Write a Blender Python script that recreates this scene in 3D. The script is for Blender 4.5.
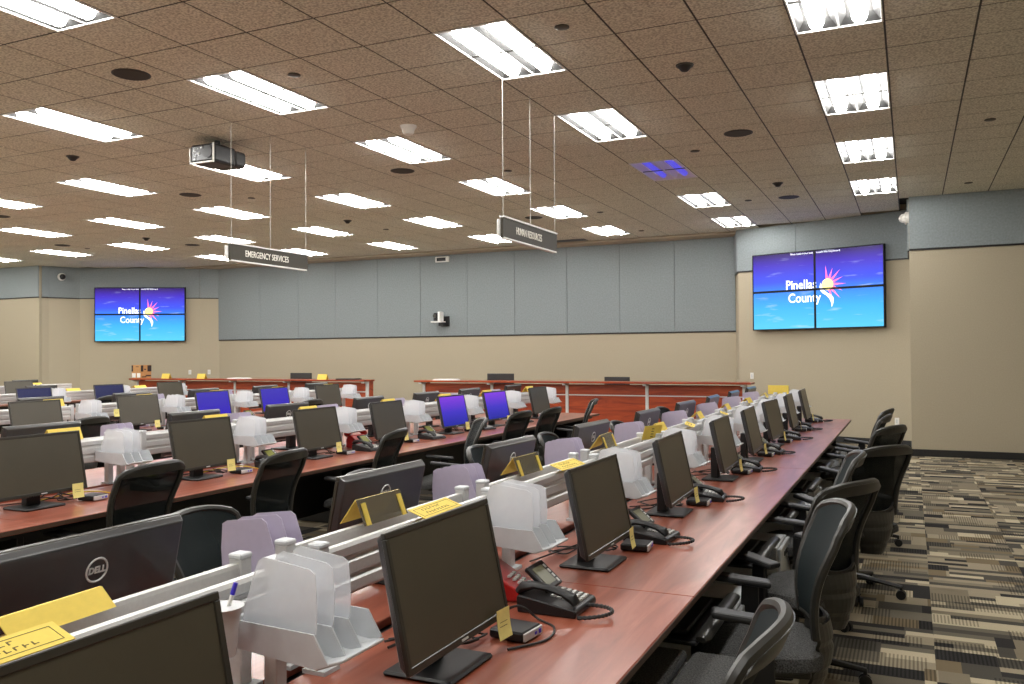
import bpy, bmesh, math, random
from mathutils import Vector, Matrix
rnd = random.Random(7)
SC = bpy.context.scene
COL = SC.collection
for o in list(bpy.data.objects):
    bpy.data.objects.remove(o)

# ------------------------------------------------------------------ camera
T = 0.6096                      # ceiling module
CEIL = 3.986
cam_d = bpy.data.cameras.new('camera')
cam = bpy.data.objects.new('camera', cam_d)
COL.objects.link(cam)
FPX = 860.5
cam_d.sensor_width = 36.0
cam_d.lens = 36.0 * FPX / 1024.0
cam_d.clip_start = 0.05
cam_d.clip_end = 100
YAW, PITCH, ROLL = -0.4340, 0.0146, 0.0071
_R1 = Matrix(((math.cos(YAW), -math.sin(YAW), 0), (0, 0, 1), (math.sin(YAW), math.cos(YAW), 0)))
_R2 = Matrix(((1, 0, 0), (0, math.cos(PITCH), -math.sin(PITCH)), (0, math.sin(PITCH), math.cos(PITCH))))
_R3 = Matrix(((math.cos(ROLL), -math.sin(ROLL), 0), (math.sin(ROLL), math.cos(ROLL), 0), (0, 0, 1)))
_R = _R3 @ _R2 @ _R1
CAMPOS = Vector((0.7547, -5.5149, 1.60))
_r, _u, _f = _R[0], _R[1], _R[2]
cam.matrix_world = Matrix(((_r[0], _u[0], -_f[0], CAMPOS.x), (_r[1], _u[1], -_f[1], CAMPOS.y),
                           (_r[2], _u[2], -_f[2], CAMPOS.z), (0, 0, 0, 1)))
SC.camera = cam

# ------------------------------------------------------------------ world, exposure
w = bpy.data.worlds.new('world')
SC.world = w
w.use_nodes = True
w.node_tree.nodes['Background'].inputs[0].default_value = (0.5, 0.5, 0.5, 1)
w.node_tree.nodes['Background'].inputs[1].default_value = 0.0
VS = SC.view_settings
VS.view_transform = 'Standard'
VS.look = 'None'
VS.gamma = 1.0
VS.use_curve_mapping = False
EXPO = 1.75
VS.exposure = EXPO
SCR = 2 ** -EXPO                 # displays are dim next to the lamps
LAMP_W = 12.5                   # emission strength of the fluorescent lamp baskets
SC.cycles.use_denoising = True
SC.cycles.max_bounces = 8
SC.cycles.diffuse_bounces = 5
SC.cycles.glossy_bounces = 3
SC.cycles.transparent_max_bounces = 12
SC.cycles.sample_clamp_indirect = 6.0


# ------------------------------------------------------------------ materials
def new_mat(name):
    m = bpy.data.materials.new(name)
    m.use_nodes = True
    nt = m.node_tree
    return m, nt, nt.nodes['Principled BSDF']


def plain(name, c, rough=0.5, metal=0.0, spec=0.5, noise=0.0, nscale=40, bump=0.0, alpha=None, coat=0.0, trans=0.0):
    m, nt, b = new_mat(name)
    b.inputs['Base Color'].default_value = (*c, 1)
    b.inputs['Roughness'].default_value = rough
    b.inputs['Metallic'].default_value = metal
    b.inputs['Specular IOR Level'].default_value = spec
    b.inputs['Coat Weight'].default_value = coat
    if trans:
        b.inputs['Transmission Weight'].default_value = trans
    if alpha is not None:
        b.inputs['Alpha'].default_value = alpha
    if noise or bump:
        tc = nt.nodes.new('ShaderNodeTexCoord')
        n = nt.nodes.new('ShaderNodeTexNoise')
        n.inputs['Scale'].default_value = nscale
        n.inputs['Detail'].default_value = 4
        nt.links.new(tc.outputs['Object'], n.inputs['Vector'])
        if noise:
            r = nt.nodes.new('ShaderNodeValToRGB')
            r.color_ramp.elements[0].position = 0.3
            r.color_ramp.elements[1].position = 0.7
            r.color_ramp.elements[0].color = (*[x * (1 - noise) for x in c], 1)
            r.color_ramp.elements[1].color = (*[min(1, x * (1 + noise)) for x in c], 1)
            nt.links.new(n.outputs['Fac'], r.inputs['Fac'])
            nt.links.new(r.outputs['Color'], b.inputs['Base Color'])
        if bump:
            bp = nt.nodes.new('ShaderNodeBump')
            bp.inputs['Strength'].default_value = bump
            bp.inputs['Distance'].default_value = 0.01
            nt.links.new(n.outputs['Fac'], bp.inputs['Height'])
            nt.links.new(bp.outputs['Normal'], b.inputs['Normal'])
    return m


def emit(name, c, s):
    m, nt, b = new_mat(name)
    b.inputs['Base Color'].default_value = (*c, 1)
    b.inputs['Emission Color'].default_value = (*c, 1)
    b.inputs['Emission Strength'].default_value = s
    return m


def math_node(nt, op, a, b=None, c=None):
    n = nt.nodes.new('ShaderNodeMath')
    n.operation = op
    for i, v in enumerate((a, b, c)):
        if v is None:
            continue
        if hasattr(v, 'default_value'):
            nt.links.new(v, n.inputs[i])
        else:
            n.inputs[i].default_value = v
    return n.outputs[0]


def wood(name, dark, mid, light, rough, scale=(9, 0.9, 9), coat=0.0, spec=0.5):
    m, nt, b = new_mat(name)
    tc = nt.nodes.new('ShaderNodeTexCoord')
    mp = nt.nodes.new('ShaderNodeMapping')
    mp.inputs['Scale'].default_value = scale
    nt.links.new(tc.outputs['Object'], mp.inputs['Vector'])
    n = nt.nodes.new('ShaderNodeTexNoise')
    n.inputs['Scale'].default_value = 1.0
    n.inputs['Detail'].default_value = 6
    n.inputs['Roughness'].default_value = 0.6
    n.inputs['Distortion'].default_value = 1.2
    nt.links.new(mp.outputs[0], n.inputs['Vector'])
    r = nt.nodes.new('ShaderNodeValToRGB')
    e = r.color_ramp.elements
    e[0].position, e[0].color = 0.28, (*dark, 1)
    e[1].position, e[1].color = 0.75, (*light, 1)
    k = e.new(0.5)
    k.color = (*mid, 1)
    nt.links.new(n.outputs['Fac'], r.inputs['Fac'])
    nt.links.new(r.outputs['Color'], b.inputs['Base Color'])
    b.inputs['Roughness'].default_value = rough
    b.inputs['Coat Weight'].default_value = coat
    b.inputs['Coat Roughness'].default_value = 0.22
    b.inputs['Specular IOR Level'].default_value = spec
    return m


def carpet_mat():
    m, nt, b = new_mat('patterned_carpet')
    L = nt.links
    g = nt.nodes.new('ShaderNodeNewGeometry')
    s = nt.nodes.new('ShaderNodeSeparateXYZ')
    L.new(g.outputs['Position'], s.inputs[0])
    X, Y = s.outputs['X'], s.outputs['Y']

    def white(a, bb, off):
        c = nt.nodes.new('ShaderNodeCombineXYZ')
        L.new(a, c.inputs[0])
        if bb is not None:
            L.new(bb, c.inputs[1])
        c.inputs[2].default_value = off
        wn = nt.nodes.new('ShaderNodeTexWhiteNoise')
        L.new(c.outputs[0], wn.inputs['Vector'])
        return wn.outputs['Value']

    tilex = math_node(nt, 'FLOOR', math_node(nt, 'DIVIDE', math_node(nt, 'ADD', X, -0.85), 0.61))

    def layer(h, l, off):
        row = math_node(nt, 'FLOOR', math_node(nt, 'DIVIDE', Y, h))
        sh = math_node(nt, 'MULTIPLY', white(row, tilex, off), 7.0)
        cx = math_node(nt, 'FLOOR', math_node(nt, 'ADD', math_node(nt, 'DIVIDE', X, l), sh))
        mix = math_node(nt, 'ADD', cx, math_node(nt, 'MULTIPLY', tilex, 37.0))
        return white(mix, row, off + 3.3)

    a = layer(0.072, 0.50, 1.0)
    bb = layer(0.17, 0.25, 5.0)
    sel = layer(0.34, 0.50, 9.0)
    pick = math_node(nt, 'GREATER_THAN', sel, 0.62)
    val = nt.nodes.new('ShaderNodeMix')
    L.new(pick, val.inputs['Factor'])
    L.new(a, val.inputs['A'])
    L.new(bb, val.inputs['B'])
    r = nt.nodes.new('ShaderNodeValToRGB')
    r.color_ramp.interpolation = 'CONSTANT'
    e = r.color_ramp.elements
    cols = [(0.0, (.035, .033, .032)), (.13, (.085, .078, .065)), (.28, (.165, .145, .11)), (.42, (.24, .205, .145)),
            (.58, (.34, .29, .205)), (.76, (.20, .155, .095)), (.86, (.53, .46, .32))]
    e[0].position, e[0].color = 0, (*cols[0][1], 1)
    e[1].position, e[1].color = cols[1][0], (*cols[1][1], 1)
    for p, c in cols[2:]:
        k = e.new(p)
        k.color = (*c, 1)
    L.new(val.outputs['Result'], r.inputs['Fac'])
    # fine ribs in some of the blocks
    rib = math_node(nt, 'GREATER_THAN', math_node(nt, 'SINE', math_node(nt, 'MULTIPLY', X, 330.0)), 0.1)
    ribon = math_node(nt, 'GREATER_THAN', layer(0.17, 0.25, 15.0), 0.66)
    dark = math_node(nt, 'SUBTRACT', 1.0, math_node(nt, 'MULTIPLY', math_node(nt, 'MULTIPLY', rib, ribon), 0.45))
    nz = nt.nodes.new('ShaderNodeTexNoise')
    nz.inputs['Scale'].default_value = 260
    L.new(g.outputs['Position'], nz.inputs['Vector'])
    dark2 = math_node(nt, 'MULTIPLY', dark, math_node(nt, 'ADD', math_node(nt, 'MULTIPLY', nz.outputs['Fac'], 0.7), 0.65))
    mx = nt.nodes.new('ShaderNodeMix')
    mx.data_type = 'RGBA'
    mx.blend_type = 'MULTIPLY'
    mx.inputs['Factor'].default_value = 1.0
    L.new(r.outputs['Color'], mx.inputs['A'])
    L.new(dark2, mx.inputs['B'])
    L.new(mx.outputs['Result'], b.inputs['Base Color'])
    b.inputs['Roughness'].default_value = 0.95
    b.inputs['Specular IOR Level'].default_value = 0.1
    bp = nt.nodes.new('ShaderNodeBump')
    bp.inputs['Strength'].default_value = 0.4
    bp.inputs['Distance'].default_value = 0.004
    L.new(nz.outputs['Fac'], bp.inputs['Height'])
    L.new(bp.outputs['Normal'], b.inputs['Normal'])
    return m


def tile_mat():
    m, nt, b = new_mat('mineral_ceiling_tile')
    L = nt.links
    g = nt.nodes.new('ShaderNodeNewGeometry')
    n = nt.nodes.new('ShaderNodeTexNoise')
    n.inputs['Scale'].default_value = 55
    n.inputs['Detail'].default_value = 5
    L.new(g.outputs['Position'], n.inputs['Vector'])
    r = nt.nodes.new('ShaderNodeValToRGB')
    e = r.color_ramp.elements
    e[0].position, e[0].color = 0.36, (.46, .44, .37, 1)
    e[1].position, e[1].color = 0.60, (.82, .80, .69, 1)
    L.new(n.outputs['Fac'], r.inputs['Fac'])
    L.new(r.outputs['Color'], b.inputs['Base Color'])
    b.inputs['Roughness'].default_value = 0.9
    b.inputs['Specular IOR Level'].default_value = 0.15
    bp = nt.nodes.new('ShaderNodeBump')
    bp.inputs['Strength'].default_value = 0.5
    bp.inputs['Distance'].default_value = 0.006
    L.new(n.outputs['Fac'], bp.inputs['Height'])
    L.new(bp.outputs['Normal'], b.inputs['Normal'])
    return m


def screen_grad(name, stops, s, zmin, zmax, clouds=False):
    """a lit display: vertical gradient of the picture it shows (object z)"""
    m, nt, b = new_mat(name)
    L = nt.links
    tc = nt.nodes.new('ShaderNodeTexCoord')
    sp = nt.nodes.new('ShaderNodeSeparateXYZ')
    L.new(tc.outputs['Object'], sp.inputs[0])
    mr = nt.nodes.new('ShaderNodeMapRange')
    mr.inputs['From Min'].default_value = zmin
    mr.inputs['From Max'].default_value = zmax
    L.new(sp.outputs['Z'], mr.inputs['Value'])
    r = nt.nodes.new('ShaderNodeValToRGB')
    e = r.color_ramp.elements
    e[0].position, e[0].color = stops[0][0], (*stops[0][1], 1)
    e[1].position, e[1].color = stops[-1][0], (*stops[-1][1], 1)
    for p, c in stops[1:-1]:
        k = e.new(p)
        k.color = (*c, 1)
    L.new(mr.outputs[0], r.inputs['Fac'])
    out = r.outputs['Color']
    if clouds:
        mp = nt.nodes.new('ShaderNodeMapping')
        mp.inputs['Scale'].default_value = (1.3, 1.3, 9)
        L.new(tc.outputs['Object'], mp.inputs['Vector'])
        n = nt.nodes.new('ShaderNodeTexNoise')
        n.inputs['Scale'].default_value = 1.4
        n.inputs['Detail'].default_value = 3
        L.new(mp.outputs[0], n.inputs['Vector'])
        rr = nt.nodes.new('ShaderNodeValToRGB')
        rr.color_ramp.elements[0].position = 0.60
        rr.color_ramp.elements[1].position = 0.82
        rr.color_ramp.elements[1].color = (.5, .5, .5, 1)
        L.new(n.outputs['Fac'], rr.inputs['Fac'])
        mx = nt.nodes.new('ShaderNodeMix')
        mx.data_type = 'RGBA'
        L.new(rr.outputs['Color'], mx.inputs['Factor'])
        L.new(out, mx.inputs['A'])
        mx.inputs['B'].default_value = (.75, .85, 1, 1)
        out = mx.outputs['Result']
    L.new(out, b.inputs['Emission Color'])
    b.inputs['Emission Strength'].default_value = s
    b.inputs['Base Color'].default_value = (.004, .004, .005, 1)
    b.inputs['Roughness'].default_value = 0.25
    b.inputs['Specular IOR Level'].default_value = 0.15
    return m


def mesh_fabric(name, c, alpha):
    m, nt, b = new_mat(name)
    b.inputs['Base Color'].default_value = (*c, 1)
    b.inputs['Roughness'].default_value = 0.7
    b.inputs['Specular IOR Level'].default_value = 0.2
    tr = nt.nodes.new('ShaderNodeBsdfTransparent')
    mx = nt.nodes.new('ShaderNodeMixShader')
    mx.inputs[0].default_value = alpha
    nt.links.new(tr.outputs[0], mx.inputs[1])
    nt.links.new(b.outputs[0], mx.inputs[2])
    nt.links.new(mx.outputs[0], nt.nodes['Material Output'].inputs[0])
    return m


M = dict(
    tile=tile_mat(), carpet=carpet_mat(),
    grid=plain('ceiling_grid_metal', (.03, .028, .025), .6),
    plenum=plain('plenum_dark', (.02, .02, .02), .9),
    beige=plain('beige_wallcovering', (.405, .353, .257), .85, noise=.05, nscale=60, bump=.15),
    blue=plain('blue_grey_acoustic_fabric', (.225, .255, .265), .9, noise=.12, nscale=35, bump=.2),
    soffit=plain('soffit_paint', (.5, .43, .33), .8, noise=.03),
    black=plain('black_plastic', (.007, .007, .008), .42, noise=.1, nscale=90),
    blacksoft=plain('black_satin', (.013, .013, .014), .5, noise=.1, nscale=90),
    chairplastic=plain('charcoal_chair_plastic', (.024, .023, .020), .36, noise=.12, nscale=25),
    darkmetal=plain('dark_bezel', (.042, .039, .032), .30, metal=.3, noise=.05),
    bezeltop=plain('grey_monitor_back', (.03, .03, .032), .30, noise=.08, nscale=20, coat=.3),
    screen=plain('dark_lcd', (.058, .050, .032), .36, spec=.6, noise=.05, nscale=6),
    alu=plain('brushed_aluminium', (.62, .62, .61), .38, metal=.35, noise=.04, nscale=120),
    post=plain('silver_post', (.58, .59, .59), .42, metal=.2, noise=.04, nscale=80),
    greyplastic=plain('light_grey_plastic', (.56, .58, .60), .45, noise=.03),
    white=plain('white_enamel', (.8, .8, .78), .45, noise=.02),
    whitep=plain('white_plastic', (.75, .74, .70), .4, noise=.02),
    frost=plain('frosted_divider', (.82, .84, .88), .4, alpha=.45, noise=.02),
    lilac=plain('lilac_frosted_divider', (.52, .47, .60), .4, alpha=.85, noise=.03),
    yellow=plain('yellow_card', (.80, .60, .10), .7, noise=.04),
    note=plain('yellow_sticky_paper', (.82, .74, .26), .8, noise=.03),
    ink=plain('dark_ink', (.12, .09, .03), .8, noise=.05),
    clear=plain('smoked_acrylic', (.16, .14, .10), .2, alpha=.75, noise=.05),
    red=plain('red_phone_plastic', (.42, .008, .008), .3, noise=.05, coat=.3),
    cable=plain('black_cable', (.012, .012, .012), .5, noise=.1),
    ycable=plain('yellow_cable', (.65, .45, .03), .5, noise=.1),
    lcd=plain('phone_lcd', (.16, .16, .10), .3, noise=.05),
    lcdgreen=plain('phone_lcd_green', (.22, .24, .05), .3, noise=.05),
    keys=plain('grey_phone_keys', (.55, .55, .53), .45, noise=.04),
    meshf=mesh_fabric('black_chair_mesh', (.006, .009, .009), .82),
    teal=mesh_fabric('teal_black_chair_mesh', (.005, .010, .011), .93),
    seat=plain('grey_seat_fabric', (.055, .055, .054), .95, noise=.85, nscale=160, bump=.5),
    desk=wood('cherry_laminate', (.20, .044, .020), (.315, .080, .042), (.44, .145, .088), .34, coat=.45),
    deskx=wood('cherry_counter', (.16, .018, .006), (.31, .044, .011), (.46, .085, .02), .35, scale=(.9, 4, 9)),
    deskedge=plain('dark_edge_band', (.07, .035, .02), .5, noise=.1),
    signface=plain('sign_face', (.038, .033, .022), .5, noise=.06),
    signtext=plain('sign_letters', (.85, .83, .75), .5, noise=.02),
    lamp=emit('fluorescent_basket', (1.0, .985, .95), LAMP_W),
    lampoff=emit('fluorescent_dim_blue', (.07, .06, .55), 1.1 * SCR),
    refl=plain('darkened_reflector', (.05, .05, .05), .4, noise=.02),  # lit fixtures' copy, colour darkened to hold back the lamp glare
    refloff=plain('lavender_glow_reflector', (.80, .74, .90), .5, noise=.02),  # unlit fixture's copy, pale lavender of the purple glow put into the colour
    steel=plain('steel_rod', (.36, .34, .31), .4, metal=.5, noise=.03),
    card=plain('brown_cardboard', (.50, .26, .10), .85, noise=.08),
    cardmark=plain('black_print', (.03, .02, .02), .8, noise=.05),
    paper=plain('white_paper', (.8, .8, .78), .8, noise=.02),
    pen=plain('blue_pen', (.05, .03, .55), .35, noise=.05),
    spk=plain('speaker_grille', (.035, .03, .025), .7, noise=.4, nscale=200),
    baseb=plain('black_rubber_base', (.012, .012, .012), .5, noise=.1),
    tvframe=plain('black_display_bezel', (.002, .002, .003), .45, spec=.2, noise=.1),
    purple=screen_grad('purple_login_screen', [(0, (.015, .02, .34)), (.45, (.055, .03, .55)), (1, (.24, .045, .72))], SCR, .10, .42),
    blues=screen_grad('blue_login_screen', [(0, (.045, .02, .60)), (1, (.07, .05, .55))], .8 * SCR, .10, .42),
    navy=screen_grad('navy_screen', [(0, (.008, .012, .07)), (1, (.012, .016, .09))], SCR, .10, .42),
    tv=screen_grad('video_wall_picture', [(0, (.10, .56, .84)), (.28, (.05, .42, .88)), (.50, (.04, .22, .86)), (.62, (.045, .085, .84)), (.84, (.055, .025, .50)), (.96, (.035, .012, .17)), (1, (.015, .006, .08))], 1.3 * SCR, -.71, .71, True),
    tvwhite=emit('lit_white', (.92, .95, 1), SCR),
    tvyellow=emit('lit_yellow', (.95, .85, .30), SCR),
    tvpink=emit('lit_pink', (.90, .14, .33), SCR),
)


# ------------------------------------------------------------------ mesh building
class MB:
    def __init__(s):
        s.v, s.f = [], []

    def add(s, vs, fs):
        n = len(s.v)
        s.v += [tuple(p) for p in vs]
        s.f += [tuple(i + n for i in q) for q in fs]
        return s

    def box(s, x0, x1, y0, y1, z0, z1, m=None):
        vs = [(x0, y0, z0), (x1, y0, z0), (x1, y1, z0), (x0, y1, z0), (x0, y0, z1), (x1, y0, z1), (x1, y1, z1), (x0, y1, z1)]
        if m:
            vs = [m @ Vector(p) for p in vs]
        return s.add(vs, [(0, 3, 2, 1), (4, 5, 6, 7), (0, 1, 5, 4), (1, 2, 6, 5), (2, 3, 7, 6), (3, 0, 4, 7)])

    def hexa(s, lo, hi):
        """box from two quads of 4 points"""
        return s.add(list(lo) + list(hi), [(0, 3, 2, 1), (4, 5, 6, 7), (0, 1, 5, 4), (1, 2, 6, 5), (2, 3, 7, 6), (3, 0, 4, 7)])

    def tube(s, path, r, n=8, cap=True, closed=False):
        P = [Vector(p) for p in path]
        k = len(P)
        rs = r if isinstance(r, (list, tuple)) else [r] * k
        rings = []
        up = None
        for i in range(k):
            if closed:
                d = P[(i + 1) % k] - P[i - 1]
            else:
                d = P[min(i + 1, k - 1)] - P[max(i - 1, 0)]
            if d.length < 1e-9:
                d = Vector((0, 0, 1))
            d.normalize()
            if up is None or abs(up.dot(d)) > .98:
                up = Vector((0, 0, 1)) if abs(d.z) < .9 else Vector((1, 0, 0))
            a = d.cross(up).normalized()
            b = a.cross(d).normalized()
            up = b
            rr = rs[i] if isinstance(rs[i], tuple) else (rs[i], rs[i])
            rings.append([P[i] + a * math.cos(2 * math.pi * j / n) * rr[0] + b * math.sin(2 * math.pi * j / n) * rr[1] for j in range(n)])
        vs = [p for q in rings for p in q]
        fs = []
        for i in range(k if closed else k - 1):
            i2 = (i + 1) % k
            for j in range(n):
                fs.append((i * n + j, i * n + (j + 1) % n, i2 * n + (j + 1) % n, i2 * n + j))
        if cap and not closed:
            fs.append(tuple(range(n - 1, -1, -1)))
            fs.append(tuple((k - 1) * n + j for j in range(n)))
        return s.add(vs, fs)

    def cyl(s, p0, p1, r0, r1=None, n=16):
        return s.tube([p0, p1], [r0, r1 if r1 is not None else r0], n)

    def prism(s, poly, fn0, fn1):
        """poly: 2d list; fn0/fn1 map (a,b) to 3d for the two ends"""
        n = len(poly)
        vs = [fn0(a, b) for a, b in poly] + [fn1(a, b) for a, b in poly]
        fs = [tuple(range(n - 1, -1, -1)), tuple(range(n, 2 * n))]
        for i in range(n):
            j = (i + 1) % n
            fs.append((i, j, n + j, n + i))
        return s.add(vs, fs)

    def grid(s, fn, nu, nv, off):
        """solid sheet; fn(i/nu, j/nv) front point, off: vector (or fn) to the back"""
        A = [[Vector(fn(i / nu, j / nv)) for i in range(nu + 1)] for j in range(nv + 1)]
        B = [[p + (Vector(off(i / nu, j / nv)) if callable(off) else Vector(off)) for i, p in enumerate(row)] for j, row in enumerate(A)]
        w_ = nu + 1
        N = w_ * (nv + 1)
        vs = [p for r in A for p in r] + [p for r in B for p in r]
        fs = []
        for j in range(nv):
            for i in range(nu):
                q = (j * w_ + i, j * w_ + i + 1, (j + 1) * w_ + i + 1, (j + 1) * w_ + i)
                fs.append(q)
                fs.append(tuple(N + k for k in reversed(q)))
        for i in range(nu):
            fs.append((i + 1, i, N + i, N + i + 1))
            t = nv * w_
            fs.append((t + i, t + i + 1, N + t + i + 1, N + t + i))
        for j in range(nv):
            a, b = j * w_, (j + 1) * w_
            fs.append((a, b, N + b, N + a))
            fs.append((b + nu, a + nu, N + a + nu, N + b + nu))
        return s.add(vs, fs)

    def sphere(s, c, r, n=12, m=8, zmin=-1.0, sc=(1, 1, 1)):
        vs, fs = [], []
        lo = math.asin(zmin)
        for j in range(m + 1):
            t = lo + (math.pi / 2 - lo) * j / m
            for i in range(n):
                a = 2 * math.pi * i / n
                vs.append((c[0] + sc[0] * r * math.cos(t) * math.cos(a), c[1] + sc[1] * r * math.cos(t) * math.sin(a), c[2] + sc[2] * r * math.sin(t)))
        for j in range(m):
            for i in range(n):
                fs.append((j * n + i, j * n + (i + 1) % n, (j + 1) * n + (i + 1) % n, (j + 1) * n + i))
        fs.append(tuple(range(n - 1, -1, -1)))
        return s.add(vs, fs)

    def mesh(s, name, mat, bevel=0.0, seg=1, smooth=False):
        me = bpy.data.meshes.new(name)
        me.from_pydata(s.v, [], s.f)
        bm = bmesh.new()
        bm.from_mesh(me)
        bmesh.ops.recalc_face_normals(bm, faces=bm.faces)
        if bevel:
            es = [e for e in bm.edges if len(e.link_faces) == 2 and e.calc_face_angle(0) > 0.5]
            bmesh.ops.bevel(bm, geom=es, offset=bevel, segments=seg, profile=0.5, affect='EDGES', clamp_overlap=True)
        bm.to_mesh(me)
        bm.free()
        if smooth:
            me.polygons.foreach_set('use_smooth', [True] * len(me.polygons))
            me.set_sharp_from_angle(angle=math.radians(40))
        me.materials.append(mat)
        return me

    def build(s, name, mat, parent=None, loc=(0, 0, 0), rz=0.0, **k):
        return put(name, s.mesh(name, mat, **k), parent, loc, rz)


def put(name, me, parent=None, loc=(0, 0, 0), rz=0.0):
    o = bpy.data.objects.new(name, me)
    COL.objects.link(o)
    if parent:
        o.parent = parent
    o.location = loc
    o.rotation_euler = (0, 0, rz)
    return o


def tag(o, label=None, cat=None, group=None, kind=None):
    if label:
        o['label'] = label
    if cat:
        o['category'] = cat
    if group:
        o['group'] = group
    if kind:
        o['kind'] = kind
    return o


def empty(name, loc=(0, 0, 0), rz=0.0):
    o = bpy.data.objects.new(name, None)
    COL.objects.link(o)
    o.location = loc
    o.rotation_euler = (0, 0, rz)
    o.empty_display_size = .1
    return o


def copy_tree(o, parent=None):
    c = o.copy()
    COL.objects.link(c)
    if parent:
        c.parent = parent
    for ch in [k for k in o.children]:
        copy_tree(ch, c)
    return c


class Proto:
    """first use hands out the prototype itself, later uses copy it"""
    def __init__(s, make):
        s.make, s.root = make, None

    def at(s, x, y, z, rz, label, cat, group):
        if s.root is None:
            s.root = s.make()
            o = s.root
        else:
            o = copy_tree(s.root)
        o.location = (x, y, z)
        o.rotation_euler = (0, 0, rz)
        return tag(o, label, cat, group)


def text_mesh(name, body, size, mat, sx=1.0, extrude=0.001, align='CENTER', bold=0.0):
    """letters lying in the local x/z plane, facing -y"""
    cu = bpy.data.curves.new(name, 'FONT')
    cu.body = body
    cu.size = size
    cu.extrude = extrude
    cu.offset = bold
    cu.align_x = align
    cu.align_y = 'CENTER'
    cu.resolution_u = 3
    ob = bpy.data.objects.new(name, cu)
    COL.objects.link(ob)
    dg = bpy.context.evaluated_depsgraph_get()
    me = bpy.data.meshes.new_from_object(ob.evaluated_get(dg))
    bpy.data.objects.remove(ob)
    me.transform(Matrix.Rotation(math.pi / 2, 4, 'X') @ Matrix.Diagonal((sx, 1, 1, 1)))
    me.name = name
    me.materials.clear()
    me.materials.append(mat)
    return me


ORD = ['first', 'second', 'third', 'fourth', 'fifth', 'sixth', 'seventh', 'eighth', 'ninth', 'tenth', 'eleventh', 'twelfth', 'thirteenth']
ROWN = ['nearest desk row', 'second desk row', 'third desk row', 'fourth desk row', 'farthest desk row']

# ================================================================== SETTING
XL, XR, YB = -24.0, 5.0, -8.5
BLK = 9.1                                   # face of the side blocks
room = [(XR, YB), (XR, BLK), (0.75, BLK), (0.75, 10.42), (-2.27, 11.5), (-2.45, 12.2), (-16.15, 12.2), (-16.53, 11.9),
        (-19.30, 10.42), (-19.62, 9.75), (-19.65, 9.5), (XL, 9.5), (XL, YB)]


def inside(x, y):
    c = False
    n = len(room)
    for i in range(n):
        x0, y0 = room[i]
        x1, y1 = room[(i + 1) % n]
        if (y0 > y) != (y1 > y) and x < (x1 - x0) * (y - y0) / (y1 - y0) + x0:
            c = not c
    return c


def project(p):
    d = _R @ (Vector(p) - CAMPOS)
    return (512 + FPX * d.x / d.z, 342 - FPX * d.y / d.z, d.z) if d.z > .1 else (1e5, 1e5, d.z)


# floor
fl = MB().box(XL - .2, XR + .2, YB - .2, 12.5, -.12, -.006).build('floor', M['carpet'])
tag(fl, kind='structure')
cmesh = MB().box(.001, .609, .001, .609, -.006, 0).mesh('carpet_tile', M['carpet'])
cnt = 0
for i in range(-3, 6):
    for j in range(-5, 22):
        x, y = .85 + .61 * (i - 1), -3.9 + .61 * j
        px, py, d = project((x + .3, y + .3, 0))
        if y + .61 > BLK + .1 and x + .61 > .7 or y > 10.2:
            continue
        if -200 < px < 1250 and d > .5 and py < 900:
            put('carpet_tile', cmesh, fl, (x, y, 0))
            cnt += 1
rest = MB()
for i in range(-45, 10):
    for j in range(-9, 28):
        x, y = .85 + .61 * (i - 1), -3.9 + .61 * j
        if (i in range(-3, 6) and j in range(-5, 22)) or not inside(x + .3, y + .3) or x < -24 or x > 4.4:
            continue
        rest.add([(x, y, -.003), (x + .61, y, -.003), (x + .61, y + .61, -.003), (x, y + .61, -.003)], [(0, 1, 2, 3)])
tag(rest.build('carpet_field', M['carpet'], fl), kind='stuff')


# walls: beige body, fabric panels above, black base
def wall(name, a, b, split, seams=(), base=True, panel=True, thick=.2):
    a, b = Vector((*a, 0)), Vector((*b, 0))
    d = (b - a)
    Ln = d.length
    d.normalize()
    n = Vector((-d.y, d.x, 0))                       # outward = left of a->b (room listed counter-clockwise)
    n = -n if inside(*((a + b) / 2 + n * .05).xy) else n
    ang = math.atan2(d.y, d.x)
    flip = 1 if n.dot(Vector((-d.y, d.x, 0))) > 0 else -1
    mb = MB().box(0, Ln, 0, flip * thick, 0, CEIL + .12)
    o = mb.build(name, M['beige'], None, a, ang)
    tag(o, kind='structure')
    if panel:
        cuts = [0] + [s for s in seams if 0 < s < Ln] + [Ln]
        for c0, c1 in zip(cuts, cuts[1:]):
            MB().box(c0 + .003, c1 - .003, -flip * .03, 0, split + .012, CEIL).build('acoustic_panel', M['blue'], o, bevel=.004)
        MB().box(0, Ln, -flip * .018, 0, split - .012, split + .012).build('reveal_strip', M['black'], o)
    if base:
        MB().box(0, Ln, -flip * .012, 0, 0, .105).build('base_strip', M['baseb'], o)
    return o


wall('wall_right', room[0], room[1], 3.17)
wall('wall_block_right', room[2], room[1], 3.17, [2.44])
wall('wall_return_right', room[3], (0.75, BLK + .2), 3.17)
wall('wall_angled_right', room[4], room[3], 3.17, [1.20])
wall('wall_jog_right', room[5], room[4], 3.17)
wall('wall_back', room[6], room[5], 2.04, [16.15 + v for v in (-14.72, -13.47, -12.3, -11.05, -9.84, -8.58, -7.37, -6.1, -4.89, -3.7)])
wall('wall_jog_left', room[7], room[6], 3.17)
wall('wall_angled_left', room[8], room[7], 3.17)
wall('wall_return_left', room[9], room[8], 3.17)
wall('wall_corner_left', (-19.65, 9.56), room[9], 3.17, base=False, thick=.1)
wall('wall_block_left', room[11], room[10], 3.17, [1.9], thick=.05)
wall('wall_left', room[12], room[11], 3.17)
wall('wall_front', room[0], room[12], 3.17)

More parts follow.
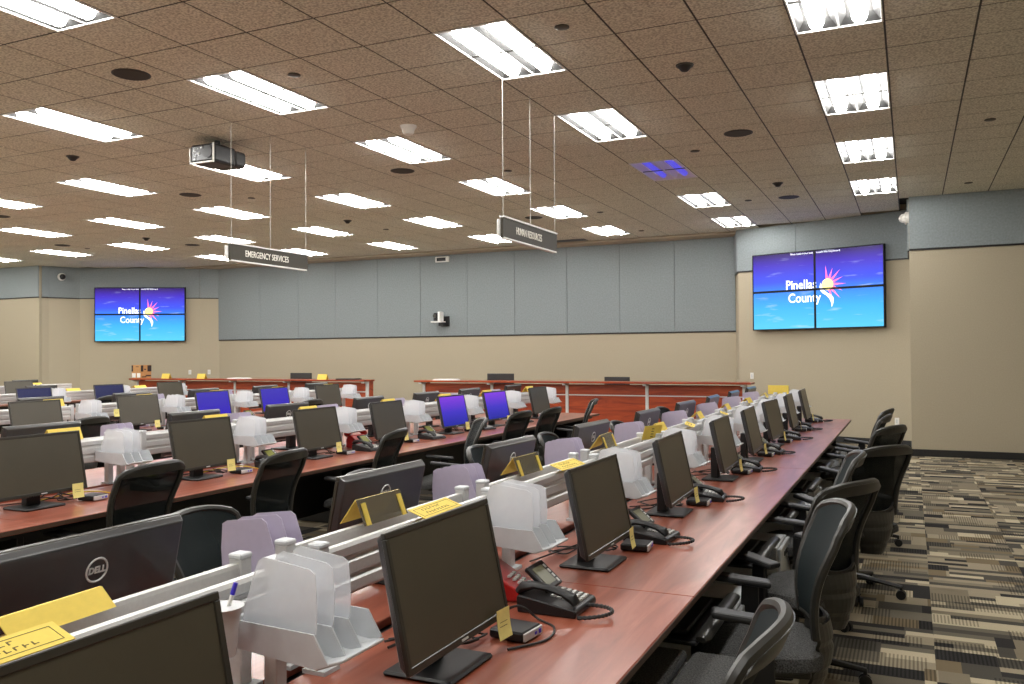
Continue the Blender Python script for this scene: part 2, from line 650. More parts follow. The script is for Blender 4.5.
# ceiling: dark plenum, grid bars, tiles; lights sit in the openings
V_END = 19                                   # last full tile row
lights = {}                                  # (u, v) -> lit
for ccol in range(0, 10):
    for v in (-12, -8, -4, 0, 4, 8, 12, 16):
        u = -4 * ccol
        if inside((u + .5) * T, (v + 1) * T) and (v + 2) <= V_END and (v + 1) * T > YB + .6:
            if (ccol == 0 or ccol > 6) and v == 16:
                continue
            if inside((u + .5) * T, (v + 2.4) * T):
                lights[(u, v)] = True
lights[(-4, 8)] = False
taken = set()
for (u, v) in lights:
    taken.add((u, v))
    taken.add((u, v + 1))
ce = MB().box(XL - .2, XR + .2, YB - .2, 12.5, CEIL + .13, CEIL + .25).build('ceiling', M['plenum'])
tag(ce, kind='structure')
cells = []
for u in range(-39, 9):
    for v in range(-13, V_END):
        if (u, v) in taken or not inside((u + .5) * T, (v + .5) * T):
            continue
        px, py, d = project(((u + .5) * T, (v + .5) * T, CEIL))
        vis = -60 < px < 1084 and -80 < py < 400 and d > 1
        cells.append((0 if vis else 1, d, u, v))
cells.sort()
tmesh = MB().box(.0075, T - .0075, .0085, T - .0085, 0, .015).mesh('ceiling_tile', M['tile'], bevel=.002)
field = MB()
for k, (nv, d, u, v) in enumerate(cells):
    if k < 300 and not nv:
        put('ceiling_tile', tmesh, ce, (u * T, v * T, CEIL + rnd.uniform(-.0008, .0008)))
    else:
        x, y = u * T, v * T
        field.box(x + .007, x + T - .007, y + .0085, y + T - .0085, CEIL, CEIL + .012)
tag(field.build('ceiling_tile_field', M['tile'], ce), kind='stuff')
gb = MB()
for u in range(-39, 10):
    gb.box(u * T - .011, u * T + .011, YB, V_END * T, CEIL + .003, CEIL + .011)
for v in range(-13, V_END + 1):
    gb.box(XL, XR, v * T - .012, v * T + .012, CEIL + .0035, CEIL + .0105)
tag(gb.build('ceiling_grid', M['grid'], ce), kind='stuff')
# slot and plaster soffit along the back wall
MB().box(-17.5, -1.5, V_END * T + .11, 12.2, CEIL - .03, CEIL + .1).build('soffit', M['soffit'], ce)

sl = MB()
sl.box(-6.7, -5.35, 11.22, 11.50, CEIL - .006, CEIL + .002)
sl.build('screen_slot_shade', M['black'], ce)  # flat black slab, shade inside the opening put into its colour
MB().box(-6.75, -5.30, 11.50, 11.53, CEIL - .012, CEIL + .002).build('slot_lip', M['soffit'], ce)

# recessed fluorescent fixtures, 2 x 4 ft


def make_light(lit):
    r = empty('ceiling_light')
    W, L = T, 2 * T
    h = .055
    f = MB()
    t = .018
    for x0, x1, y0, y1 in ((0.004, t, 0, L), (W - t, W - .004, 0, L), (t, W - t, 0.004, t), (t, W - t, L - t, L - .004)):
        f.box(x0, x1, y0, y1, -.006, .012)
    f.box(W / 2 - .006, W / 2 + .006, t, L - t, -.004, .03)
    f.build('frame', M['white'], r, bevel=.002)
    g = MB()
    for x0, x1 in ((t, W / 2 - .006), (W / 2 + .006, W - t)):
        xm = (x0 + x1) / 2
        # sloping sides up to the lamp, sloping ends
        q0 = [(x0, t, .006), (x1, t, .006), (x1, L - t, .006), (x0, L - t, .006)]
        q1 = [(x0 + .05, t + .09, h), (x1 - .05, t + .09, h), (x1 - .05, L - t - .09, h), (x0 + .05, L - t - .09, h)]
        g.add(q0 + q1, [(0, 1, 5, 4), (1, 2, 6, 5), (2, 3, 7, 6), (3, 0, 4, 7), (4, 5, 6, 7)])
    g.build('reflector', M['refl'] if lit else M['refloff'], r)
    for x0, x1 in ((t, W / 2 - .006), (W / 2 + .006, W - t)):
        xm = (x0 + x1) / 2
        lm = MB()
        R0 = .054 if lit else .042
        y0, y1 = t + .05, L - t - .05
        prof = []
        for j in range(7):                     # rounded ends
            a = (1 - j / 6) * math.pi / 2
            prof.append((y0 + R0 * (1 - math.sin(a)), R0 * math.cos(a)))
        prof = [(y, max(rr, .004)) for y, rr in prof]
        prof += [(y1 + y0 - y, rr) for y, rr in reversed(prof)]
        vs, fs, n = [], [], 9
        for y, rr in prof:
            for j in range(n):
                a = math.pi * j / (n - 1)
                vs.append((xm + rr * math.cos(a), y, h - (.026 if lit else .002) - rr * 1.05 * math.sin(a)))  # lit baskets dropped below the ceiling so a halo spills onto the tiles
        for i in range(len(prof) - 1):
            for j in range(n - 1):
                fs.append((i * n + j, i * n + j + 1, (i + 1) * n + j + 1, (i + 1) * n + j))
        lm.add(vs, fs)
        lm.build('lamp', M['lamp'] if lit else M['lampoff'], r, smooth=True)
    return r


PL = Proto(lambda: make_light(True))
PLoff = Proto(lambda: make_light(False))
vis_cols = {}
for (u, v), lit in sorted(lights.items(), key=lambda q: (-q[0][0], q[0][1])):
    c = -u // 4
    k = vis_cols.get(c, 0)
    px, py, d = project(((u + .5) * T, (v + 1) * T, CEIL))
    seen = -40 < px < 1060 and -25 < py < 400 and d > .5
    if not lit:
        PLoff.at(u * T, v * T, CEIL, 0, 'unlit fluorescent ceiling light glowing faintly purple', 'ceiling light', 'recessed fluorescent ceiling lights')
        vis_cols[c] = k + 1
        continue
    if seen:
        lab = 'twin fluorescent ceiling light, %s from camera in the %s line from the right' % (ORD[k], ORD[c])
        vis_cols[c] = k + 1
    else:
        lab = 'twin fluorescent ceiling light outside the photograph'  # unseen fixtures carrying on the grid, added to light the room
    PL.at(u * T, v * T, CEIL, 0, lab, 'ceiling light', 'recessed fluorescent ceiling lights' if seen else 'ceiling lights out of view')

# ceiling speakers, detectors
def tc(u, v):
    return ((u + .5) * T, (v + .5) * T)


def make_speaker():
    r = empty('ceiling_speaker')
    MB().tube([(0, 0, .004), (0, 0, -.004), (0, 0, -.007)], [.155, .155, .145], 28).build('rim', M['blacksoft'], r, smooth=True)
    MB().tube([(0, 0, -.006), (0, 0, -.010)], [.142, .138], 28).build('grille', M['spk'], r)
    return r


PSP = Proto(make_speaker)
for (u, v), where in (((-9, -1), 'above the nearest left ceiling light'), ((-9, 6), 'in front of the dark hanging sign at centre'),
                      ((-15, 6), 'left of the ceiling projector, farther back'), ((-2, 6), 'beside the unlit purple ceiling light'),
                      ((-2, 13), 'close to the right video wall'), ((-9, 13), 'behind the hanging sign over the centre'),
                      ((-22, 6), 'at the far left edge of the ceiling'), ((-22, 13), 'near the hanging sign on the left'),
                      ((-26, 11), 'near the far left corner above the left video wall')):
    x, y = tc(u, v)
    PSP.at(x, y, CEIL, 0, 'round black ceiling speaker ' + where, 'speaker', 'round ceiling speakers')


def make_detector():
    r = empty('smoke_detector')
    MB().tube([(0, 0, .0), (0, 0, -.02)], [.09, .085], 20).build('base', M['whitep'], r, smooth=True)
    MB().tube([(0, 0, -.02), (0, 0, -.035), (0, 0, -.085), (0, 0, -.095)], [.075, .07, .05, .03], 20).build('cap', M['whitep'], r, smooth=True)
    return r


x, y = tc(-7, 3)
tag(make_detector(), 'white conical smoke detector beside a bright ceiling light at centre', 'smoke detector').location = (x, y, CEIL)


def make_sprinkler():
    r = empty('sprinkler')
    MB().tube([(0, 0, 0), (0, 0, -.012)], [.075, .07], 18).build('plate', M['signface'], r, smooth=True)
    MB().tube([(0, 0, -.012), (0, 0, -.05), (0, 0, -.055)], [.062, .03, .02], 14).build('head', M['blacksoft'], r, smooth=True)
    return r


PK = Proto(make_sprinkler)
for (u, v), wh in (((-2, 2), 'right of the large bright light near the top'), ((-14, 2), 'left of the ceiling projector'), ((-2, 11), 'nearest the right video wall'),
                   ((-22, 11), 'above the left video wall'), ((-14, 11), 'right of the hanging sign on the left')):
    x, y = tc(u, v)
    PK.at(x, y, CEIL, 0, 'small dark cone sprinkler head ' + wh, 'sprinkler', 'ceiling sprinklers')


def make_plug():
    r = empty('sprinkler_cover')
    MB().tube([(0, 0, .002), (0, 0, -.006), (0, 0, -.009)], [.055, .055, .045], 18).build('cover', M['signface'], r, smooth=True)
    return r


PP = Proto(make_plug)
for q_, (u, v) in enumerate(((-7, 0), (-3, 0), (-3, 7), (-3, 13), (-7, 7), (-14, 7), (2, 7), (2, 13), (-7, 13), (-7, 17), (-14, 13), (-26, 12))):
    x, y = tc(u, v)
    PP.at(x, y, CEIL, 0, 'tiny round ceiling cover ' + ('right of the big light over the projector', 'right of the largest light at top centre', 'above the unlit purple light',
          'near the ceiling lights before the right video wall', 'left of the hanging sign rods at centre', 'between the projector and the hanging sign at left',
          'in the dark right part, nearer the camera', 'in the dark right part, nearest the beige block', 'left of the light behind the centre sign',
          'close to the back wall soffit', 'right of the sign at left, toward the back', 'in the far left corner of the ceiling')[q_], 'ceiling cover', 'flush round covers in the ceiling')

# wall devices
def dome(loc, label, ax):
    r = empty('dome_camera', loc)
    ax = Vector(ax)
    a = Vector((0, 0, 0))
    MB().tube([a, a + ax * .05, a + ax * .06], [.10, .10, .085], 20).build('base', M['whitep'], r, smooth=True)
    MB().tube([a + ax * .06, a + ax * .10, a + ax * .13, a + ax * .145], [.075, .068, .045, .01], 18).build('lens_dome', M['whitep'] if ax.x < 0 and abs(ax.y) < .1 else M['black'], r, smooth=True)
    return tag(r, label, 'camera')


dome((.75, 9.35, 3.70), 'white dome camera on the corner of the beige block at right', (-1, 0, 0))
dome((-19.44, 9.97, 3.72), 'white round dome camera on the dark wall left of the left video wall', (.98, -.17, 0))

rc = empty('wall_camera', (-9.22, 12.17, 2.42))
tag(rc, 'small white camera on a black bracket in the middle of the back wall', 'camera')
MB().box(-.05, .17, -.03, 0, -.15, .09).build('mount_plate', M['black'], rc, bevel=.005)
MB().box(-.02, .12, -.20, -.03, -.14, -.06).build('bracket', M['black'], rc, bevel=.005)
MB().box(-.17, .10, -.30, -.06, -.06, -.03).build('shelf', M['white'], rc, bevel=.004)
MB().box(-.12, -.01, -.28, -.12, -.03, .16).build('camera_head', M['black'], rc, bevel=.02)
MB().cyl((-.065, -.28, .09), (-.065, -.31, .09), .04).build('lens', M['darkmetal'], rc, smooth=True)
MB().box(0.01, .07, -.29, -.10, -.03, .19).build('side_panel', M['white'], rc, bevel=.01)
ck = empty('wall_clock', (-9.22, 12.17, 3.85))
tag(ck, 'small white framed digital clock high on the back wall', 'clock')
MB().box(-.18, .18, -.05, 0, -.065, .065).build('case', M['white'], ck, bevel=.006)
MB().box(-.14, .10, -.054, -.049, -.04, .04).build('display', M['black'], ck)


def outlet(name, x, y, z, rz, label):
    r = empty(name, (x, y, z), rz)
    MB().box(-.037, .037, -.008, 0, -.06, .06).build('cover_plate', M['whitep'], r, bevel=.003)
    MB().box(-.012, .012, -.014, -.008, -.03, .03).build('switch', M['greyplastic'], r, bevel=.002)
    tag(r, label, 'wall plate')


aR = math.atan2(10.42 - 11.5, .75 + 2.27)
aL = math.atan2(11.9 - 10.42, -16.53 + 19.3)


def onR(s, z, off=0.0):
    d = Vector((math.cos(aR), math.sin(aR)))
    n = Vector((math.sin(aR), -math.cos(aR)))
    p = Vector((-2.27, 11.5)) + d * s + n * off
    return (p.x, p.y, z)


def onL(s, z, off=0.0):
    d = Vector((math.cos(aL), math.sin(aL)))
    n = Vector((math.sin(aL), -math.cos(aL)))
    p = Vector((-19.3, 10.42)) + d * s + n * off
    return (p.x, p.y, z)


outlet('light_switch', *onR(.27, 1.16, .001), aR, 'white light switch plate under the left edge of the right video wall')
outlet('wall_outlet', *onR(2.97, .42, .001), aR, 'white outlet plate low on the wall behind the farthest chairs')
outlet('light_switch', *onL(2.87, 1.19, .001), aL, 'white switch plate on the wall right of the cardboard boxes')
outlet('light_switch', -16.35, 12.035, 1.19, math.atan2(.3, .38), 'white switch plate in the corner beside the back wall at left')

# ------------------------------------------------------------------ video walls
def video_wall(loc, ang, label, W=2.47, H=1.43):
    r = empty('video_wall', loc, ang)
    tag(r, label, 'video wall')
    MB().box(-W / 2 + .12, W / 2 - .12, .03, .12, -H / 2 + .1, H / 2 - .1).build('mount', M['black'], r)
    hw, hh = W / 2, H / 2
    k = 0
    for sx in (-1, 1):
        for sz in (-1, 1):
            x0, x1 = (-hw, 0) if sx < 0 else (0, hw)
            z0, z1 = (-hh, 0) if sz < 0 else (0, hh)
            d = MB()
            d.box(x0 + .002, x1 - .002, 0, .06, z0 + .002, z1 - .002)
            b = .020
            for q in ((x0, x0 + b, z0, z1), (x1 - b, x1, z0, z1), (x0, x1, z0, z0 + b), (x0, x1, z1 - b, z1)):
                d.box(q[0] + .001, q[1] - .001, -.012, .002, q[2] + .001, q[3] - .001)
            dd = d.build('display', M['tvframe'], r)
            MB().box(x0 + b, x1 - b, -.006, -.001, z0 + b, z1 - b).build('screen', M['tv'], dd)
    # logo, drawn across the four screens (behind the bezel face)
    t1 = text_mesh('logo_letters', 'Pinellas', .235, M['tvwhite'], .86, .0012, bold=.003)
    put('logo_letters', t1, r, (-.265, -.0075, .095))
    t2 = text_mesh('logo_letters', 'County', .235, M['tvwhite'], .88, .0012, bold=.003)
    put('logo_letters', t2, r, (-.205, -.0075, -.15))
    sx_, sz_ = .235, .075
    ry = MB()
    for k in range(8):
        a = math.radians(96 - k * 24)
        a0, a1 = a - .24, a + .24
        r0, r1 = .095, .34 if k % 2 == 0 else .30
        p = [(sx_ + r0 * math.cos(a0), sz_ + r0 * math.sin(a0)), (sx_ + r1 * math.cos(a), sz_ + r1 * math.sin(a)), (sx_ + r0 * math.cos(a1), sz_ + r0 * math.sin(a1))]
        ry.prism(p, lambda u, v: (u, -.0068, v), lambda u, v: (u, -.0085, v))
    ry.build('sun_rays', M['tvpink'], r)
    disc = [(sx_ + .105 * math.cos(2 * math.pi * i / 28), sz_ + .105 * math.sin(2 * math.pi * i / 28)) for i in range(28)]
    MB().prism(disc, lambda u, v: (u, -.008, v), lambda u, v: (u, -.0095, v)).build('sun_disc', M['tvyellow'], r)
    sw = MB()
    pts = [(-.125, .03, .004), (-.125, -.04, .022), (-.10, -.10, .036), (-.05, -.15, .045), (.02, -.19, .05), (.07, -.25, .04), (.085, -.33, .02), (.075, -.40, .004)]
    L_ = [(sx_ + a - w2, sz_ + c) for a, c, w2 in pts] + [(sx_ + a + w2, sz_ + c) for a, c, w2 in reversed(pts)]
    sw.prism(L_, lambda u, v: (u, -.0085, v), lambda u, v: (u, -.0100, v))
    sw.build('swoosh', M['tvwhite'], r)
    st = text_mesh('caption', 'Please remain in your seats', .046, M['tvwhite'], .85, .0008, 'RIGHT')
    put('caption', st, r, (-.03, -.0075, hh - .05))
    st = text_mesh('caption', 'touch the keyboard', .046, M['tvwhite'], 1.2, .0008, 'LEFT')
    put('caption', st, r, (.03, -.0075, hh - .05))
    return r


video_wall(onR(1.605, 2.737, .12), aR, 'four screen video wall with sun logo on the right wall above the desk end')
video_wall(onL(1.605, 2.737, .12), aL, 'four screen video wall with sun logo on the far left wall', 2.36, 1.44)

# ------------------------------------------------------------------ hanging signs
def sign(name, x, y0, y1, z0, z1, words_, tw, label):
    r = empty(name, (x, (y0 + y1) / 2, CEIL))
    tag(r, label, 'sign', 'hanging department signs')
    h = (y1 - y0) / 2
    a, b = z0 - CEIL, z1 - CEIL
    MB().box(-.014, .014, -h, h, a + .012, b).build('panel', M['signface'], r, bevel=.003)
    e = MB()
    e.box(-.02, .022, -h + .01, h - .03, a, a + .014)
    e.build('bottom_rail', M['white'], r)
    MB().box(-.022, -.010, -h, h, b, b + .014).box(.010, .022, -h, h, b, b + .014).build('top_rail', M['white'], r)
    MB().box(-.03, -.014, -h - .035, h - .02, a + .02, b - .02).build('back_plate', M['white'], r, bevel=.003)
    for yy in (-h + .03, 0, h - .02):
        MB().cyl((0, yy, b), (0, yy, -.004), .0032, n=6).build('rod', M['steel'], r)
    t = text_mesh('lettering', words_, .092, M['signtext'], tw, .001, bold=.0008)
    o = put('lettering', t, r, (.0155, -.06, (a + b) / 2 + .005), math.pi / 2)
    return r


sign('hanging_sign', -2.4, 1.10, 2.33, 2.590, 2.775, 'HUMAN RESOURCES', .68, 'dark hanging sign lettered HUMAN RESOURCES')
sign('hanging_sign', -5.5, 1.18, 2.42, 2.570, 2.745, 'EMERGENCY SERVICES', .74, 'dark hanging sign lettered EMERGENCY SERVICES')

# ------------------------------------------------------------------ projector
pj = empty('projector', (-6.35, 1.50, 3.70))
tag(pj, 'black projector hung from the ceiling with its connector panel showing', 'projector')
MB().box(0, .34, 0, .34, 0, .21).build('body', M['black'], pj, bevel=.03, seg=2)
MB().box(.0, .34, .32, .50, .01, .19).build('lens_housing', M['blacksoft'], pj, bevel=.03, seg=2)
rim = MB()
for q in ((0.0, .012, 0, .17), (.328, .34, 0, .20), (0, .34, -.006, .012)):
    rim.box(q[0], q[1], -.012, .01, q[2], q[3])
rim.build('trim_frame', M['whitep'], pj, bevel=.003)
cn = MB()
for i in range(14):
    xx, zz = .05 + rnd.random() * .13, .03 + rnd.random() * .13
    cn.box(xx, xx + .012 + rnd.random() * .012, -.008, .004, zz, zz + .008 + rnd.random() * .016)
cn.build('connectors', M['greyplastic'], pj)
MB().cyl((.25, .006, .11), (.25, -.012, .11), .07, n=20).build('fan_grille', M['blacksoft'], pj)
MB().box(.10, .24, .16, .30, .205, .235).cyl((.17, .23, .23), (.17, .23, CEIL - 3.70), .03).build('ceiling_mount', M['black'], pj)

# ================================================================== FURNITURE
DESK = .73
ROWX = [-.80, -4.23, -7.88, -11.66, -15.30]
ROWY = [(-6.07, 6.45), (-4.86, 6.45), (-1.24, 6.45), (1.17, 6.6), (3.4, 7.0)]


def desk_row(k):
    xc = ROWX[k]
    y0, y1 = ROWY[k]
    r = empty('desk_row', (xc, 0, 0))
    tag(r, 'long double sided cherry laminate desk run, the ' + ROWN[k], 'desk', 'long rows of double desks')
    seams = [s for s in (-2.44, 1.25, 4.95) if y0 < s < y1]
    cuts = [y0] + seams + [y1]
    for a, b in zip(cuts, cuts[1:]):
        for sgn in (1, -1):
            x0, x1 = (.035, .84) if sgn > 0 else (-.84, -.035)
            MB().box(x0, x1, a + .0015, b - .0015, DESK - .03, DESK).build('desktop', M['desk'], r, bevel=.003)
    for sgn in (1, -1):
        MB().box(*sorted((sgn * .836, sgn * .842)), y0, y1, DESK - .026, DESK - .004).build('edge_band', M['deskedge'], r)
        MB().box(*sorted((sgn * .70, sgn * .74)), y0 + .03, y1 - .03, DESK - .07, DESK - .03).build('apron', M['black'], r)
    MB().box(-.02, .02, y0 + .03, y1 - .03, .15, DESK - .03).build('centre_panel', M['black'], r)
    MB().box(-.10, .10, y0 + .02, y1 - .02, DESK - .06, DESK - .032).build('cable_trough', M['black'], r)
    y = y0 + .05
    ys = [y0 + .04] + seams + [y1 - .04]
    for yy in ys:
        for sgn in (1, -1):
            MB().box(*sorted((sgn * .06, sgn * .66)), yy - .02, yy + .02, .0, DESK - .03).build('leg', M['black'], r, bevel=.004)
    return r


for k in range(5):
    desk_row(k)


# spine: two slat rails on posts, per row
def rail_profile():
    # x outward, z up; ribbed front
    pts = [(-.014, 0)]
    z = 0
    pts = [(-.013, .0), (.010, .0), (.013, .008), (.013, .036), (.004, .044), (.004, .052), (.013, .060), (.013, .092), (.004, .100),
           (.004, .108), (.015, .116), (.017, .140), (.010, .150), (-.010, .150), (-.013, .14)]
    return pts


RP = rail_profile()
POSTY = [-3.66 + 1.235 * i for i in range(-3, 9)]


def spine(k):
    xc = ROWX[k]
    y0, y1 = ROWY[k]
    r = empty('slat_rail', (xc, 0, DESK))
    tag(r, 'low silver slat rail on square posts along the middle of the ' + ROWN[k], 'desk rail', 'slat rails along the desk rows')
    ps = [p for p in POSTY if y0 + .1 < p < y1 - .1]
    ends = [y0 + .03] + ps + [y1 - .03]
    for sgn in (1, -1):
        for a, b in zip(ends, ends[1:]):
            a2 = a + (.09 if a in ps else 0)
            b2 = b - (.09 if b in ps else 0)
            if b2 - a2 < .1:
                continue
            MB().prism(RP, lambda u, v: (sgn * (.058 + u), a2 - .02, .178 + v), lambda u, v: (sgn * (.058 + u), b2 + .02, .178 + v)).build('rail', M['alu'], r)
        for p in ps:
            for dy in (-.09, .09):
                pb = MB().box(sgn * .058 - .021, sgn * .058 + .021, p + dy - .021, p + dy + .021, 0, .34)
                po = pb.build('post', M['post'], r, bevel=.003)
                if k < 2:
                    MB().box(sgn * .058 - .023, sgn * .058 + .023, p + dy - .023, p + dy + .023, .338, .353).build('post_cap', M['greyplastic'], po, bevel=.004)
                    MB().box(sgn * .058 - .03, sgn * .058 + .045, p + dy - .035, p + dy + .035, 0, .012).build('post_foot', M['greyplastic'], po)
    return r


for k in range(5):
    spine(k)

# ------------------------------------------------------------------ monitor
TILT = math.radians(12)
_ct, _st = math.cos(TILT), math.sin(TILT)


def pan(y, wv, d):
    """panel frame: y across, wv up the panel, d forward of the glass"""
    return (.088 - _st * wv + _ct * d, y, .078 + _ct * wv + _st * d)


def pbox(mb, y0, y1, w0, w1, d0, d1):
    lo = [pan(y0, w0, d0), pan(y1, w0, d0), pan(y1, w1, d0), pan(y0, w1, d0)]
    hi = [pan(y0, w0, d1), pan(y1, w0, d1), pan(y1, w1, d1), pan(y0, w1, d1)]
    return mb.hexa(lo, hi)


MW, MH = .575, .355


def make_monitor(scr):
    r = empty('monitor')
    MB().box(-.10, .115, -.125, .125, 0, .014).build('base', M['black'], r, bevel=.006)
    nk = MB()
    nk.hexa([(-.05, -.045, .012), (.0, -.045, .012), (.0, .045, .012), (-.05, .045, .012)],
            [(-.05, -.04, .22), (.0, -.04, .22), (.0, .04, .22), (-.05, .04, .22)])
    pbox(nk, -.06, .06, .05, .17, -.052, -.03)
    nk.build('neck', M['black'], r, bevel=.004)
    hb = MB()
    h = MW / 2
    lo = [pan(-h + .002, 0, -.008), pan(h - .002, 0, -.008), pan(h - .002, MH, -.008), pan(-h + .002, MH, -.008)]
    hi = [pan(-h + .014, .02, -.034), pan(h - .014, .02, -.034), pan(h - .014, MH - .012, -.034), pan(-h + .014, MH - .012, -.034)]
    hb.hexa(lo, hi)
    hb.build('housing', M['bezeltop'], r, bevel=.006, seg=2)
    bz = MB()
    t = .016
    pbox(bz, -h, h, MH - t, MH, -.010, .004)
    pbox(bz, -h, h, 0, t + .004, -.010, .004)
    pbox(bz, -h, -h + t, t, MH - t, -.010, .004)
    pbox(bz, h - t, h, t, MH - t, -.010, .004)
    bz.build('bezel', M['darkmetal'], r, bevel=.002)
    pbox(MB(), -h + t, h - t, t, MH - t, -.01, .001).build('screen', scr, r)
    pbox(MB(), -.018, .018, .006, .012, .003, .0055).build('badge', M['post'], r)
    # maker's ring and letters on the back
    rg = MB()
    c0, cw, cd = 0, .262, -.0345
    ring = [pan(c0 + .031 * math.cos(2 * math.pi * i / 28), cw + .031 * math.sin(2 * math.pi * i / 28), cd) for i in range(28)]
    rg.tube(ring, .0028, 6, closed=True)
    rg.build('ring_emblem', M['post'], r)
    t_ = text_mesh('emblem_letters', 'DELL', .024, M['post'], .95, .0008, bold=.0009)
    # letters face -x in panel frame: x->-y, z->up the panel, y->forward
    mt = Matrix(((0, _ct, -_st, 0), (-1, 0, 0, 0), (0, _st, _ct, 0), (0, 0, 0, 1)))
    t_.transform(mt)
    p = pan(0, cw, cd - .001)
    t_.transform(Matrix.Translation(p))
    put('emblem_letters', t_, r)
    return r


PM = {n: Proto(lambda n=n: make_monitor(M[n])) for n in ('screen', 'purple', 'blues', 'navy')}
SCRN = {'screen': 'dark screen', 'purple': 'glowing purple screen', 'blues': 'glowing blue screen', 'navy': 'dim navy screen'}
FRONT = {0: [(-4.55, 'screen'), (-3.41, 'screen'), (-2.12, 'screen'), (-.89, 'screen'), (.50, 'screen'), (1.64, 'screen'), (2.84, 'screen'), (4.15, 'screen'), (5.45, 'screen')],
         1: [(-2.13, 'screen'), (-.85, 'screen'), (.46, 'screen'), (1.56, 'screen'), (2.86, 'purple'), (3.95, 'purple'), (5.30, 'screen')],
         2: [(.53, 'screen'), (1.84, 'screen'), (3.03, 'blues'), (4.23, 'blues'), (5.47, 'screen')],
         3: [(3.27, 'navy'), (4.61, 'navy'), (5.90, 'screen')],
         4: [(5.6, 'screen')]}
BACK = {0: [-3.96, -2.63, -1.43, -.17, 1.15, 2.42, 3.62, 4.80, 6.0],
        1: [-1.56, -.2, .96, 2.3, 3.52, 4.64, 6.02],
        2: [1.12, 2.38, 3.61, 4.87, 6.12],
        3: [3.92],
        4: [6.25]}
for k, lst in FRONT.items():
    for i, (y, s) in enumerate(lst):
        jit = math.radians(rnd.uniform(-2.5, 2.5)) if k else math.radians([0, 0, 0, 1.5, 1, 1.5, -3.5, 1, 1][i])
        PM[s].at(ROWX[k] + .34, y, DESK, jit, 'black monitor with %s facing us, %s from camera on the %s' % (SCRN[s], ORD[i], ROWN[k]),
                 'monitor', 'monitors along the desk rows')
for k, lst in BACK.items():
    for i, y in enumerate(lst):
        jit = math.radians(rnd.uniform(-2.5, 2.5))
        PM['screen'].at(ROWX[k] - .34, y, DESK, math.pi + jit, 'black monitor seen from behind, %s from camera, far side of the %s' % (ORD[i], ROWN[k]),
                        'monitor', 'monitors along the desk rows')


# ------------------------------------------------------------------ file sorters
def make_sorter(mat):
    r = empty('file_sorter')
    b = MB()
    b.box(0, .015, -.11, .11, .185, .25)
    b.hexa([(0, -.11, .185), (.26, -.11, .163), (.26, .11, .163), (0, .11, .185)], [(0, -.11, .193), (.26, -.11, .171), (.26, .11, .171), (0, .11, .193)])
    b.hexa([(.255, -.112, .162), (.310, -.085, .178), (.310, .085, .178), (.255, .112, .162)],
           [(.255, -.112, .171), (.310, -.085, .186), (.310, .085, .186), (.255, .112, .171)])
    b.build('tray', M['greyplastic'], r, bevel=.002)
    for yy in (-.11, -.045, .02, .105):
        prof = [(.0, .186), (.255, .165), (.29, .180), (.25, .243), (.0, .25)]
        MB().prism(prof, lambda u, v: (u, yy - .002, v), lambda u, v: (u, yy + .002, v)).build('fin', M['greyplastic'], r)
    for n_, yy in enumerate((-.095, -.03, .035)):
        prof = [(.02, .195), (.24, .175), (.245, .30), (.238, .372), (.22, .382), (.09, .398), (.072, .388), (.035, .28)]
        MB().prism(prof, lambda u, v: (u, yy - .0015 + .03 * (v - .15), v), lambda u, v: (u, yy + .0015 + .03 * (v - .15), v)).build('divider', mat, r)
    return r


PSf = Proto(lambda: make_sorter(M['frost']))
PSl = Proto(lambda: make_sorter(M['lilac']))
SF = {0: [p - .17 for p in POSTY if -5.2 < p < 6.3], 1: [p - .20 for p in POSTY if -2.6 < p < 6.3], 2: [p + .05 for p in POSTY if .5 < p < 6.3],
      3: [p + .05 for p in POSTY if 2.6 < p < 6.4], 4: [p for p in POSTY if 4.9 < p < 6.2]}
SB = {0: [p + .16 + .012 * (p + 3.66) for p in POSTY if -4 < p < 6.1], 1: [p + .1 for p in POSTY if -1.5 < p < 6], 2: [p + .1 for p in POSTY if 2 < p < 6], 3: [], 4: []}
for k in range(5):
    for i, y in enumerate(SF[k]):
        PSf.at(ROWX[k] + .078, y, DESK, 0, 'frosted white file sorter, %s from camera, near side of the %s' % (ORD[i], ROWN[k]), 'file sorter', 'file sorters on the rails')
    for i, y in enumerate(SB[k]):
        PSl.at(ROWX[k] - .078, y, DESK, math.pi, 'lilac tinted file sorter, %s from camera, far side of the %s' % (ORD[i], ROWN[k]), 'file sorter', 'file sorters on the rails')


